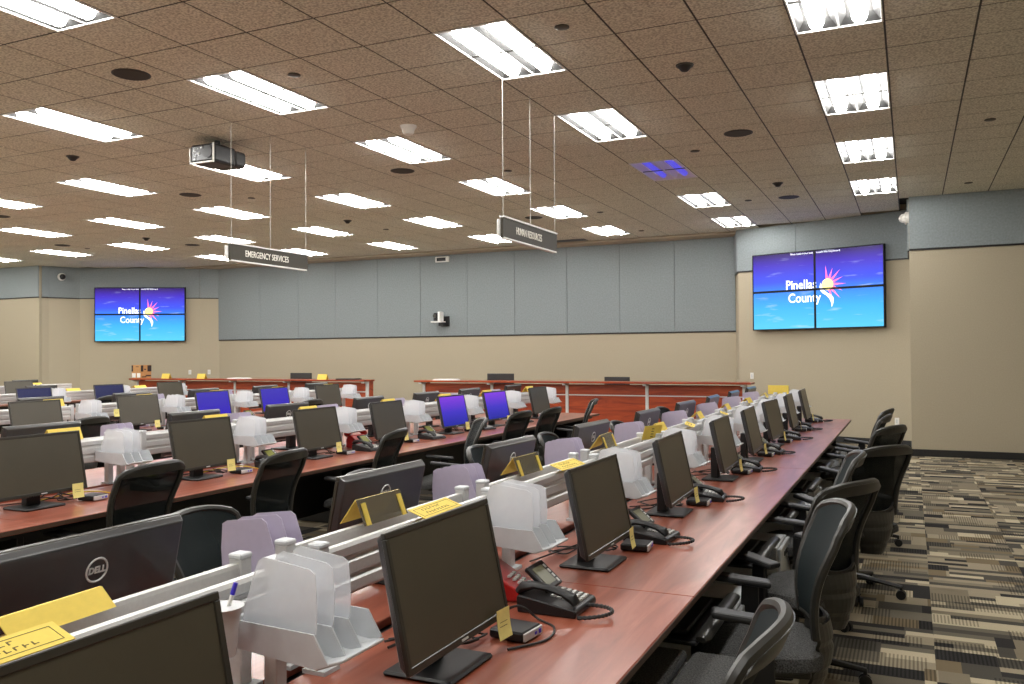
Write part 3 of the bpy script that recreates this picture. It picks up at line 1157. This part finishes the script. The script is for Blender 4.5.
# ------------------------------------------------------------------ telephones
def make_phone(lcd):
    r = empty('desk_phone')
    prof = [(-.105, 0), (.105, 0), (.108, .018), (.098, .028), (-.10, .058), (-.108, .05)]
    MB().prism(prof, lambda u, v: (u, -.10, v), lambda u, v: (u, .105, v)).build('body', M['black'], r, bevel=.004)
    # handset: arched bar along x on the left
    pts = [(-.11, -.068, .062), (-.095, -.068, .078), (-.05, -.068, .088), (.0, -.068, .084), (.05, -.068, .072), (.085, -.068, .058), (.10, -.068, .040)]
    MB().tube(pts, [(.022, .014), (.026, .018), (.020, .013), (.018, .012), (.020, .013), (.026, .018), (.022, .012)], 10).build('handset', M['black'], r, smooth=True)
    d = MB()
    m = Matrix.Translation((-.065, .04, .092)) @ Matrix.Rotation(math.radians(40), 4, 'Y')
    d.box(-.055, .055, -.065, .065, -.009, .009, m)
    dd = d.build('display_hood', M['black'], r, bevel=.004)
    MB().box(-.038, .038, -.048, .03, .009, .0105, m).build('screen', lcd, dd)
    kb = MB()
    for i in range(4):
        kb.box(-.035 + i * .022, -.020 + i * .022, .038, .05, .009, .011, m)
    for i in range(5):
        for j in range(4):
            x0 = -.012 + i * .021
            y0 = -.025 + j * .030
            z = .058 - (x0 + .107) / .198 * .03 + .001
            kb.box(x0, x0 + .014, y0, y0 + .022, z - .004, z + .004)
    tag(kb.build('keypad', M['keys'], r), kind='stuff')
    c = MB()
    pth = []
    for i in range(46):
        t = i / 45
        a = -math.pi * .5 + t * math.pi * 1.25
        pth.append((.12 + .095 * math.cos(a) * (1 if a < 1.2 else .9), -.035 + .055 * math.sin(a) - .03 * (1 - t), .012 + .012 * math.sin(math.pi * t)))
    c.tube(pth, [.0075 if i % 2 else .0055 for i in range(46)], 6)
    c.build('cord', M['cable'], r)
    return r


PPh = Proto(lambda: make_phone(M['lcd']))
PPg = Proto(lambda: make_phone(M['lcdgreen']))
PHF = {0: [-2.76, -1.57, -.36, 1.02, 2.2, 3.5, 4.65, 5.9], 1: [-1.35, -.17, 1.12, 2.28, 3.45, 4.55], 2: [2.45, 3.65]}
for k, lst in PHF.items():
    for i, y in enumerate(lst):
        P = PPh if k == 0 else PPg
        P.at(ROWX[k] + .44, y, DESK, math.radians(rnd.uniform(-10, 10)) if k else math.radians([0, -4, 6, 3, -5, 8, -3, 4][i]),
             'black desk telephone with curly cord, %s from camera on the %s' % (ORD[i], ROWN[k]), 'telephone', 'black desk telephones')


def make_redphone():
    r = empty('red_telephone')
    prof = [(-.115, 0), (.115, 0), (.115, .03), (.03, .075), (-.045, .12), (-.085, .12), (-.115, .07)]
    MB().prism(prof, lambda u, v: (u, -.085, v), lambda u, v: (u, .085, v)).build('body', M['red'], r, bevel=.008, seg=2)
    pts = [(-.075, -.115, .118), (-.075, -.10, .138), (-.075, -.05, .160), (-.075, 0, .164), (-.075, .05, .160), (-.075, .10, .138), (-.075, .115, .118)]
    MB().tube(pts, [.026, .030, .018, .016, .018, .030, .026], 10).build('handset', M['red'], r, smooth=True)
    kb = MB()
    for i in range(4):
        for j in range(3):
            x0 = .035 + i * .019
            z = .075 - (x0 - .03) / .085 * .045 + .004
            kb.box(x0, x0 + .012, -.035 + j * .026, -.018 + j * .026, z - .004, z + .003)
    tag(kb.build('keypad', M['keys'], r), kind='stuff')
    return r


PR = Proto(make_redphone)
PR.at(-.605, -2.69, DESK, math.radians(8), 'red push button telephone behind the nearest black desk phone', 'telephone', 'red telephones')
PR.at(-3.98, 1.28, DESK, math.radians(-15), 'red push button telephone on the second desk row beside a green display phone', 'telephone', 'red telephones')


# ------------------------------------------------------------------ thin client boxes, sticky notes
def make_client():
    r = empty('thin_client')
    MB().box(-.065, .055, -.06, .06, .004, .034).build('case', M['black'], r, bevel=.006)
    MB().box(.053, .061, -.056, .056, .006, .031).build('front_panel', M['post'], r, bevel=.002)
    MB().box(.060, .063, .03, .042, .012, .024).box(.060, .063, .005, .016, .014, .022).build('ports', M['pen'], r)
    return r


PC = Proto(make_client)


def make_note():
    mb = MB()
    mb.grid(lambda u, v: (.004 + .012 * (1 - v) ** 2, -.036 + .072 * u, -.075 + .085 * v), 3, 5, (-.0012, 0, 0))
    r = mb.build('sticky_note', M['note'])
    MB().box(.0055, .0068, -.022, .02, -.028, -.0265).box(.0075, .0088, -.024, .016, -.040, -.0385).build('handwriting', M['ink'], r)
    return r


PN = Proto(make_note)
for k, lst in FRONT.items():
    if k > 2:
        continue
    for i, (y, s) in enumerate(lst):
        if k == 0 and i == 0:
            continue
        PC.at(ROWX[k] + .44, y + .32, DESK, math.radians(rnd.uniform(-8, 8)), 'small black computer box under the %s facing screen of the %s' % (ORD[i], ROWN[k]),
              'computer', 'thin client boxes')
        if (k, i) in ((1, 6), (2, 4)):
            continue
        PN.at(ROWX[k] + .445, y + .205, DESK + .108, math.radians(rnd.uniform(-6, 6)), 'yellow sticky note on the corner of the %s facing screen, %s' % (ORD[i], ROWN[k]),
              'sticky note', 'yellow sticky notes')
PN.at(ROWX[2] + .40, 1.50, DESK + .27, 0, 'large yellow green note at the lower left of the second screen, third desk row', 'sticky note', 'yellow sticky notes')


# ------------------------------------------------------------------ yellow cards
def make_tent(clear):
    r = empty('tent_card')
    h, b, wd = .080, .062, .125
    MB().hexa([(-b, -wd, 0), (-b + .003, -wd, 0), (-b + .003, wd, 0), (-b, wd, 0)], [(-.002, -wd, h), (.001, -wd, h), (.001, wd, h), (-.002, wd, h)]).build('card', M['yellow'], r)
    fm = M['clear'] if clear else M['yellow']
    MB().hexa([(b * .6 - .003, -wd, 0), (b * .6, -wd, 0), (b * .6, wd, 0), (b * .6 - .003, wd, 0)], [(.001, -wd, h), (.004, -wd, h), (.004, wd, h), (.001, wd, h)]).build('holder' if clear else 'card', fm, r)
    if clear:
        for q in (-wd + .01, wd - .035):
            s = MB()
            s.hexa([(b * .6, q, .0), (b * .6 + .004, q, .0), (b * .6 + .004, q + .022, .0), (b * .6, q + .022, .0)],
                   [(.012, q, h * .85), (.016, q, h * .85), (.016, q + .022, h * .85), (.012, q + .022, h * .85)])
            s.build('strip', M['yellow'], r)
    return r


PT = Proto(lambda: make_tent(True))
PTy = Proto(lambda: make_tent(False))
RT = DESK + .328                                # top of the rail
for k, dy in ((0, -.02), (1, .05), (2, .05)):
    for i, y in enumerate(BACK[k]):
        P = PT if (k == 0 and 0 < i < 4) else PTy
        P.at(ROWX[k] - .06, [-4.3, -3.1, -1.9, -.75, .42, 1.65, 2.85, 4.05, 5.25][i] if k == 0 else y + dy - .12, RT, math.radians(rnd.uniform(-4, 4)), 'yellow tent card beside the %s back turned monitor of the %s' % (ORD[i], ROWN[k]),
             'tent card', 'yellow tent cards').scale = (1.25, 1, .5) if (k, i) == (0, 0) else ((1, .75, .7) if k == 0 and i > 3 else (1, 1, 1))
PTy.at(ROWX[3] - .05, 4.25, RT, 0, 'yellow tent card on the rail of the fourth desk row', 'tent card', 'yellow tent cards')
PTy.at(ROWX[3] - .05, 5.60, RT, 0, 'yellow tent card on the rail near the far end of the fourth desk row', 'tent card', 'yellow tent cards')
PTy.at(ROWX[4] - .05, 6.25, RT, 0, 'yellow tent card on the rail of the farthest desk row', 'tent card', 'yellow tent cards')


def make_label():
    """printed name card lying on the slope of the rail, long side along y"""
    r = empty('name_card')
    m = Matrix.Rotation(math.radians(20), 4, 'Y')
    MB().box(-.035, .035, -.135, .135, -.001, .0015, m).build('card', M['yellow'], r)
    b = MB()
    for q in ((-.024, -.0225, -.12, .12), (.0225, .024, -.12, .12), (-.024, .024, -.12, -.1185), (-.024, .024, .1185, .12)):
        b.box(q[0], q[1], q[2], q[3], .0015, .002, m)
    b.build('border_line', M['ink'], r)
    t = MB()
    for row, n_ in ((-.010, 7), (.010, 9)):
        for i in range(n_):
            yy = -.08 + i * .018
            t.box(row - .006, row + .005, yy, yy + .003, .0015, .002, m)
            t.box(row - .006 + (i % 3) * .004, row - .004 + (i % 3) * .004, yy, yy + .011, .0015, .002, m)
    t.build('lettering', M['ink'], r)
    return r


PLb = Proto(make_label)
for i, (y, dx, rz, lab) in enumerate(((-4.51, .0, 0, 'yellow printed name card on the rail above the nearest cropped screen'),
                                      (-2.95, .0, 2, 'yellow printed name card lying on the rail behind the second facing screen, nearest row'),
                                      (-1.70, .0, -3, 'yellow printed name card lying on the rail behind the third facing screen, nearest row'),
                                      (.78, .02, 10, 'yellow printed name card tilted on the rail by the fifth facing screen'),
                                      (2.05, .02, 12, 'yellow printed name card tilted on the rail by the sixth facing screen'))):
    PLb.at(ROWX[0] + .075, y, RT + .020, math.radians(rz), lab, 'name card', 'yellow printed name cards')
up = empty('name_card', (ROWX[0] + .05, -.11, RT - .01), math.radians(-25))
tag(up, 'upright yellow card with dark characters behind the fourth facing screen, nearest row', 'name card', 'yellow printed name cards')
MB().hexa([(-.03, -.085, 0), (-.027, -.085, 0), (-.027, .085, 0), (-.03, .085, 0)], [(-.002, -.085, .09), (.001, -.085, .09), (.001, .085, .09), (-.002, .085, .09)]).build('card', M['yellow'], up)
t = MB()
for i in range(4):
    z = .015 + i * .017
    x = -.027 + .028 * z / .09
    t.box(x, x + .0018, -.012, .012, z, z + .004).box(x, x + .0018, -.006, .002, z, z + .010)
t.build('lettering', M['ink'], up)
# big orange card at the far end of the near row
oc = empty('tent_card', (-.83, 6.2, RT), 0)
tag(oc, 'wide orange yellow card standing on the far end of the nearest desk row', 'tent card', 'yellow tent cards')
MB().box(-.13, .13, -.003, .003, 0, .115).build('card', M['yellow'], oc)
MB().box(-.13, .13, .03, .034, 0, .10).build('holder', M['clear'], oc)

# pen cup
pc = empty('pen_cup', (-.655, -4.03, 0))
tag(pc, 'small pale grey pen cup hooked on the rail beside the nearest file sorter', 'cup')
MB().tube([(0, 0, .93), (0, 0, .995), (0, 0, 1.035), (0, 0, 1.040), (0, 0, 1.036), (0, 0, .945)], [.030, .036, .043, .048, .040, .028], 20).build('cup', M['greyplastic'], pc, smooth=True)
MB().box(-.075, -.04, -.02, .02, .99, 1.03).build('hook', M['greyplastic'], pc, bevel=.003)
pn = empty('pen', (-.655, -4.03, .95))
tag(pn, 'blue pen standing in the grey cup', 'pen')
MB().cyl((-.01, -.01, 0), (.012, .02, .115), .0045, n=8).build('barrel', M['whitep'], pn)
MB().cyl((.0115, .019, .112), (.016, .026, .138), .0055, n=8).build('pen_cap', M['pen'], pn)

# ------------------------------------------------------------------ loose cables
def cable(pts, mat, rr, label=None, parent=None):
    # smooth by Catmull-Rom
    P = [Vector(p) for p in pts]
    out = []
    for i in range(len(P) - 1):
        p0, p1, p2, p3 = P[max(i - 1, 0)], P[i], P[i + 1], P[min(i + 2, len(P) - 1)]
        for s in range(6):
            t = s / 6
            out.append(.5 * ((2 * p1) + (p2 - p0) * t + (2 * p0 - 5 * p1 + 4 * p2 - p3) * t * t + (3 * p1 - p0 - 3 * p2 + p3) * t ** 3))
    out.append(P[-1])
    o = MB().tube(out, rr, 6).build('cable', mat, parent, smooth=True)
    return tag(o, label, 'cable', 'desk cables') if label else o


for k, lst in ((0, FRONT[0][1:7]), (1, FRONT[1][:5])):
    for i, (y, s) in enumerate(lst):
        x0 = ROWX[k]
        bun = tag(empty('cable_bundle'), 'tangle of thin black cables behind the %s facing screen of the %s' % (ORD[i + (1 if k == 0 else 0)], ROWN[k]), 'cables', 'cable tangles on the desks')
        for c in range(4):
            a = rnd.uniform
            pts = [(x0 + .10, y + a(-.1, .3), DESK + .006), (x0 + .2 + a(0, .05), y + a(.05, .35), DESK + .007 + .006 * c), (x0 + .27, y + .1 + a(0, .15), DESK + .006 + .06 * a(0, 1)),
                   (x0 + .33 + a(0, .05), y + .18 + a(-.05, .1), DESK + .02), (x0 + .36, y + .24 + a(-.05, .05), DESK + .012)]
            cable(pts, M['cable'], .0035, None, bun)
for y in (-1.72, -.42):
    cable([(-4.05, y - .25, DESK + .005), (-3.98, y - .1, DESK + .03), (-3.86, y, DESK + .035), (-3.80, y + .1, DESK + .008), (-3.92, y + .25, DESK + .006)], M['ycable'], .004,
          'bright yellow network cable on the second desk row beside the %s thin client' % ('first' if y < -1 else 'second'))
cable([(-.66, -3.35, DESK + .006), (-.6, -3.1, DESK + .012), (-.50, -2.98, DESK + .012), (-.42, -2.95, DESK + .05), (-.36, -2.92, DESK + .006), (-.28, -2.98, DESK + .005), (-.26, -3.1, DESK + .005), (-.33, -3.22, DESK + .005)],
      M['cable'], .004, 'black cable looping round the nearest thin client')


# ------------------------------------------------------------------ task chairs
def back_pt(u, v):
    """u -1..1 across, v 0..1 up; returns the front surface point (chair faces +y)"""
    hw = .190 + .052 * min(1, v * 1.5) - .010 * max(0, v - .7)
    if v > .93:
        hw *= 1 - .10 * ((v - .93) / .07) ** 2
    z = .535 + .465 * v - (.030 * (abs(u) ** 3) if v > .85 else 0) * (v - .85) / .15
    y = -.225 - .055 * v - .075 * v * v + .022 * math.sin(math.pi * min(1, v * 1.3)) + .060 * u * u * (0.5 + .5 * v)
    return (hw * u, y, z)


def make_chair(meshm, pan_=None):
    r = empty('task_chair')
    # seat
    st = MB()
    rings = [(.90, .415), (1.0, .43), (1.0, .458), (.965, .474), (.86, .482), (.5, .478)]
    n = 28
    vs, fs = [], []
    for sc, z in rings:
        for i in range(n):
            a = 2 * math.pi * i / n
            ca, sa = math.cos(a), math.sin(a)
            e = .42
            x = .255 * sc * math.copysign(abs(ca) ** e, ca)
            y = .245 * sc * math.copysign(abs(sa) ** e, sa)
            vs.append((x * (1 + .04 * (y > 0)), y, z - (.03 * max(0, y - .12) / .12)))
    for j in range(len(rings) - 1):
        for i in range(n):
            fs.append((j * n + i, j * n + (i + 1) % n, (j + 1) * n + (i + 1) % n, (j + 1) * n + i))
    fs.append(tuple((len(rings) - 1) * n + i for i in range(n)))
    fs.append(tuple(range(n - 1, -1, -1)))
    st.add(vs, fs)
    st.build('seat', M['seat'], r, smooth=True)
    MB().box(-.20, .20, -.19, .19, .385, .418).box(-.10, .10, -.14, .14, .34, .385).build('seat_pan', M['chairplastic'], r, bevel=.012, seg=2)
    # backrest sheet
    MB().grid(lambda u, v: back_pt((u * 2 - 1) * .95, .04 + .94 * v), 10, 12, (0, -.004, 0)).build('backrest_mesh', meshm, r, smooth=True)
    # frame: side tubes and a broad top band
    fr = MB()
    lp = [back_pt(-1, v / 12) for v in range(0, 12)]
    top = [back_pt(-1 + 2 * i / 12, 1) for i in range(0, 13)]
    rp = [back_pt(1, v / 12) for v in range(11, -1, -1)]
    loop = [Vector(p) + Vector((0, -.012, 0)) for p in lp + top + rp]
    fr.tube(loop, [(.017, .017)] * len(loop), 8)
    fr.grid(lambda u, v: Vector(back_pt(u * 2 - 1, .885 + .115 * v)) + Vector((0, -.010, 0)), 12, 3, (0, -.022, 0))
    bot = [Vector(back_pt(-1 + 2 * i / 10, .02)) + Vector((0, -.010, 0)) for i in range(11)]
    fr.tube(bot, .013, 6)
    fr.build('back_frame', M['chairplastic'], r, smooth=True)
    # lumbar shell behind: ridged, tapering to the seat
    rows = 14

    def shell(u, v):
        hw = .085 + .105 * v ** .8
        z = .31 + .31 * v
        groove = .007 if int(v * rows + .5) % 5 == 3 else 0
        y = -.225 - .055 * math.sin(math.pi * min(1, .15 + v * .75)) - .02 * v + .07 * (u * 2 - 1) ** 2 + groove
        return (hw * (u * 2 - 1), y - .01, z - .035 * (1 - (u * 2 - 1) ** 2) * (v > .9))
    MB().grid(shell, 12, rows, (0, .012, 0)).build('back_shell', M['chairplastic'], r)
    MB().grid(lambda u, v: (.05 * (u * 2 - 1), -.08 - .20 * v, .345 + .06 * v * v), 2, 4, (0, 0, .03)).build('back_support', M['chairplastic'], r)
    for sx in (-1, 1):
        a = MB()
        a.hexa([(sx * .15, -.05, .36), (sx * .15, .03, .36), (sx * .30, .03, .36), (sx * .30, -.05, .36)],
               [(sx * .15, -.05, .39), (sx * .15, .03, .39), (sx * .30, .03, .39), (sx * .30, -.05, .39)])
        a.hexa([(sx * .275, -.05, .36), (sx * .275, .035, .36), (sx * .31, .035, .36), (sx * .31, -.05, .36)],
               [(sx * .275, -.045, .612), (sx * .275, .025, .612), (sx * .30, .025, .612), (sx * .30, -.045, .612)])
        ar = a.build('armrest', M['black'], r, bevel=.005)
        pm = Matrix.Translation((sx * .28, .04, .628)) @ Matrix.Rotation(math.radians(7), 4, 'X')
        MB().box(-.042, .042, -.135, .135, -.014, .014, pm).build('arm_pad', M['blacksoft'], ar, bevel=.011, seg=2)
    MB().cyl((0, 0, .08), (0, 0, .20), .03, n=14).cyl((0, 0, .20), (0, 0, .345), .02, n=14).build('gas_column', M['black'], r, smooth=True)
    for i in range(5):
        a = 2 * math.pi * i / 5 + .3
        ca, sa = math.cos(a), math.sin(a)
        lg = MB()
        lg.tube([(.02 * ca, .02 * sa, .115), (.10 * ca, .10 * sa, .115), (.32 * ca, .32 * sa, .078)], [(.026, .024), (.024, .020), (.015, .013)], 8)
        lo = lg.build('base_leg', M['black'], r, smooth=True)
        cs = MB()
        q = Vector((.315 * ca, .315 * sa, .0))
        t_ = Vector((-sa, ca, 0))
        for sd in (-1, 1):
            p = q + t_ * .016 * sd + Vector((0, 0, .03))
            cs.cyl(p - t_ * .009, p + t_ * .009, .0295, n=14)
        cs.cyl(q + Vector((0, 0, .03)), q + Vector((0, 0, .085)), .010, n=8)
        cs.build('caster', M['black'], lo)
    return r


PCm = Proto(lambda: make_chair(M['meshf']))
PCt = Proto(lambda: make_chair(M['teal']))


def chair(P, bx, by, face, label, group, zs=1.0):
    """bx,by: where the top of the backrest stands; face: facing direction in degrees from +x"""
    f = math.radians(face)
    x, y = bx + .335 * math.cos(f), by + .335 * math.sin(f)
    o = P.at(x, y, 0, f - math.pi / 2, label, 'chair', group)
    o.scale = (1, 1, zs)
    return o


G1 = 'task chairs along the open side of the nearest desk row'
for i, (bx, by, fc) in enumerate(((.46, -3.50, 182), (.50, -1.92, 194), (.52, -1.25, 152), (.46, -.03, 186), (.62, .42, 140), (.63, 2.07, 154), (.54, 3.3, 176), (.54, 4.25, 172))):
    chair(PCm if i in (2, 4, 5) else PCt, bx, by, fc, 'charcoal task chair, %s from the camera along the carpet side of the nearest desk row' % ORD[i], G1)
G2 = 'task chairs between the first and second desk rows'
for i, (bx, by, fc) in enumerate(((-3.10, -1.95, 184), (-2.80, -1.17, 187), (-2.98, .38, 192), (-2.86, 1.62, 215), (-2.93, 2.72, 178), (-2.86, 3.40, 178), (-3.02, 5.2, 203))):
    chair(PCm, bx, by, fc, 'black mesh backed chair facing the second desk row, %s from the camera' % ORD[i], G2)
for i, (bx, by, fc) in enumerate(((-2.02, -2.76, 8), (-2.06, -1.47, 4), (-2.06, -.05, 6), (-2.0, 1.06, 8), (-1.85, 2.45, 4), (-2.02, 4.75, 0))):
    chair(PCt, bx, by, fc, 'dark teal backed chair facing us behind the nearest desk row, %s from the camera' % ORD[i], G2, .94)
G3 = 'task chairs between the second and third desk rows'
for i, (bx, by, fc, P) in enumerate(((-6.62, .50, 186, PCm), (-6.60, 3.95, 180, PCm), (-5.5, 5.3, 5, PCt))):
    chair(P, bx, by, fc, 'black chair, %s from the camera between the second and third desk rows' % ORD[i], G3)
chair(PCm, -10.5, 4.0, 180, 'black chair facing the fourth desk row, its top just showing', 'task chairs before the fourth desk row')

# ------------------------------------------------------------------ keyboard trays, pedestals under the near desk
def make_kbtray():
    r = empty('keyboard_tray')
    MB().box(-.26, .02, -.30, .30, .555, .57).build('tray', M['black'], r, bevel=.004)
    MB().box(-.20, -.03, -.23, .23, .57, .588).build('keyboard', M['blacksoft'], r, bevel=.004)
    pts = [(.035, -.30, .582), (.04, -.285, .585), (.04, .285, .585), (.035, .30, .582)]
    MB().tube(pts, [(.02, .012), (.030, .018), (.030, .018), (.02, .012)], 10).build('palm_rest', M['chairplastic'], r, smooth=True)
    MB().box(-.20, -.10, -.05, .05, .568, .698).build('arm', M['black'], r)
    return r


PKB = Proto(make_kbtray)
for i, y in enumerate((-3.36, -2.15, -.94, .27, 1.48, 2.69, 3.9)):
    PKB.at(.03, y, 0, 0, 'keyboard tray with grey palm rest, %s from camera under the nearest desk edge' % ORD[i], 'keyboard tray', 'keyboard trays under the nearest desk')


def make_ped(cushion):
    r = empty('mobile_pedestal')
    MB().box(-.50, 0, -.19, .19, .05, .53).build('body', M['greyplastic'], r, bevel=.005)
    for z0, z1 in ((.06, .29), (.30, .52)):
        d = MB().box(0.001, .02, -.185, .185, z0, z1).build('drawer', M['greyplastic'], r, bevel=.004)
        MB().box(.018, .024, -.06, .06, z1 - .06, z1 - .035).build('handle', M['black'], d)
    if cushion:
        c = MB()
        for s_ in (-.24, 0):
            c.box(-.03 + s_ + .03, .22 + s_, -.19, .19, .532, .575)
        c.build('cushion', M['seat'], r, bevel=.018, seg=3)
    w_ = MB()
    for x in (-.45, -.05):
        for y in (-.15, .15):
            w_.cyl((x, y - .012, .025), (x, y + .012, .025), .025, n=10)
            w_.box(x - .008, x + .008, y - .006, y + .006, .025, .052)
    w_.build('caster', M['black'], r)
    return r


PPd = Proto(lambda: make_ped(False))
make_cush = make_ped(True)
make_cush.location = (.06, -2.73, 0)
tag(make_cush, 'mobile pedestal with a speckled grey cushion top beside the nearest desk edge', 'pedestal', 'mobile pedestals under the nearest desk')
for i, y in enumerate((-1.66, -.42, .80, 1.62, 3.78, 4.85)):
    PPd.at(.075, y, 0, 0, 'light grey two drawer pedestal, %s from camera under the nearest desk' % ORD[i], 'pedestal', 'mobile pedestals under the nearest desk')

# ------------------------------------------------------------------ counters in front of the back wall
def counter(x0, x1, posts, label):
    Y, H = 10.0, 1.075
    r = empty('counter', ((x0 + x1) / 2, Y, 0))
    c = (x0 + x1) / 2
    tag(r, label, 'counter', 'raised counters before the back wall')
    MB().box(x0 - c, x1 - c, -.06, .36, H - .035, H).build('counter_top', M['deskx'], r, bevel=.004)
    MB().box(x0 - c + .5, x1 - c - .6, .35, 1.05, .70, .735).build('work_surface', M['deskx'], r, bevel=.004)
    ps = [p - c for p in posts]
    for a, b in zip(ps, ps[1:]):
        MB().box(a + .03, b - .03, .15, .18, .10, .80).build('panel', M['deskx'], r, bevel=.003)
        MB().box(a + .03, b - .03, .15, .18, .82, H - .06).build('panel', M['deskx'], r, bevel=.003)
        MB().box(a + .02, b - .02, .145, .175, .80, .82).build('rail', M['post'], r)
    for p in ps:
        MB().box(p - .03, p + .03, .135, .19, 0, H - .035).box(p - .035, p + .035, -.02, .19, H - .075, H - .035).build('post', M['post'], r, bevel=.004)
    MB().box(ps[0], ps[-1], .16, .20, 0, .10).build('kick_plate', M['greyplastic'], r)
    for e_ in (ps[0], ps[-1]):
        MB().box(e_ - .02, e_ + .02, .19, .36, 0, 1.04).build('end_panel', M['deskx'], r)
    return r


counter(-8.68, -1.80, [-8.55, -6.96, -5.33, -3.73, -1.95], 'long cherry counter with silver posts standing before the right part of the back wall')
counter(-16.95, -9.93, [-16.87, -15.3, -13.71, -12.12, -9.99], 'long cherry counter with silver posts standing under the left video wall')
CT = 1.075


def small_monitor(x, y, z, label, w_=.62, h_=.15):
    r = empty('monitor', (x, y, z))
    tag(r, label, 'monitor')
    MB().box(-w_ / 2, w_ / 2, -.03, .0, .10, .10 + .37).build('housing', M['bezeltop'], r, bevel=.01, seg=2)
    MB().box(-.10, .10, .0, .18, 0, .015).box(-.03, .03, -.0, .04, 0, .30).build('stand', M['black'], r)
    MB().box(-w_ / 2 + .015, w_ / 2 - .015, .0, .003, .115, .455).build('screen', M['screen'], r)


small_monitor(-7.07, 10.80, .735, 'black monitor standing behind the right counter, its top showing')
small_monitor(-12.32, 10.85, .735, 'black monitor standing behind the left counter near its right end')
lo = empty('monitor', (-4.52, 10.80, .735))
tag(lo, 'low black device behind the right counter, only its top showing', 'monitor')
MB().box(-.26, .26, -.03, 0, .06, .41).box(-.1, .1, 0, .15, 0, .015).box(-.03, .03, -.02, .02, 0, .2).build('housing', M['bezeltop'], lo, bevel=.01)
for x, lab in ((-15.8, 'yellow tent card on the left counter beside the cardboard boxes'), (-14.65, 'yellow tent card in the middle of the left counter'), (-11.1, 'yellow tent card near the right end of the left counter')):
    PTy.at(x, 10.05, CT, -math.pi / 2, lab, 'tent card', 'yellow tent cards').scale = (1, 1, 1.5)
for x, lab, wd in ((-13.55, 'white paper stack lying on the left counter', .5), (-8.0, 'white paper stack lying on the right counter', .5), (-10.45, 'dark flat folder lying on the left counter', .5)):
    o = empty('paper_stack', (x, 10.1, CT))
    tag(o, lab, 'paper', 'papers on the counters')
    MB().box(-wd / 2, wd / 2, -.12, .16, 0, .02).build('sheets', M['paper'] if 'white' in lab else M['blacksoft'], o, bevel=.003)
    MB().box(-wd / 2 + .02, wd / 2 - .03, -.11, .15, .02, .028).build('top_sheet', M['paper'] if 'white' in lab else M['darkmetal'], o)


def carton(z0, h, label, front, side):
    o = empty('cardboard_box', (-16.71, 10.12, z0))
    tag(o, label, 'box', 'cardboard boxes on the left counter')
    w2 = .16
    MB().box(-w2, w2, -w2, w2, 0, h - .012).build('carton', M['card'], o, bevel=.003)
    for a, b in ((-w2, -.004), (.004, w2)):
        MB().box(a, b, -w2, w2, h - .012, h).build('flap', M['card'], o)
    for a, b, c, d in front:
        MB().box(-w2 + a * .32, -w2 + b * .32, -w2 - .003, -w2 + .003, c * h, d * h).build('print', M['cardmark'], o)
    for a, b, c, d in side:
        MB().box(w2 - .003, w2 + .003, -w2 + a * .32, -w2 + b * .32, c * h, d * h).build('print', M['cardmark'], o)
    return o


b1 = carton(CT, .16, 'lower cardboard box on the left counter with two white labels', ((.12, .2, .1, .2),), ((.1, .5, .15, .3), (.45, .95, .3, .5)))
for a, b in ((-.14, -.02), (.03, .14)):
    MB().box(a, b, -.166, -.16, .02, .13).build('white_label', M['paper'], b1)
carton(CT + .16, .17, 'upper cardboard box on the left counter with black printed corners', ((.0, .16, .05, .95), (.45, .75, .7, .8)), ((.0, .22, .05, .95), (.62, 1, .05, .95), (.3, .5, .3, .45)))
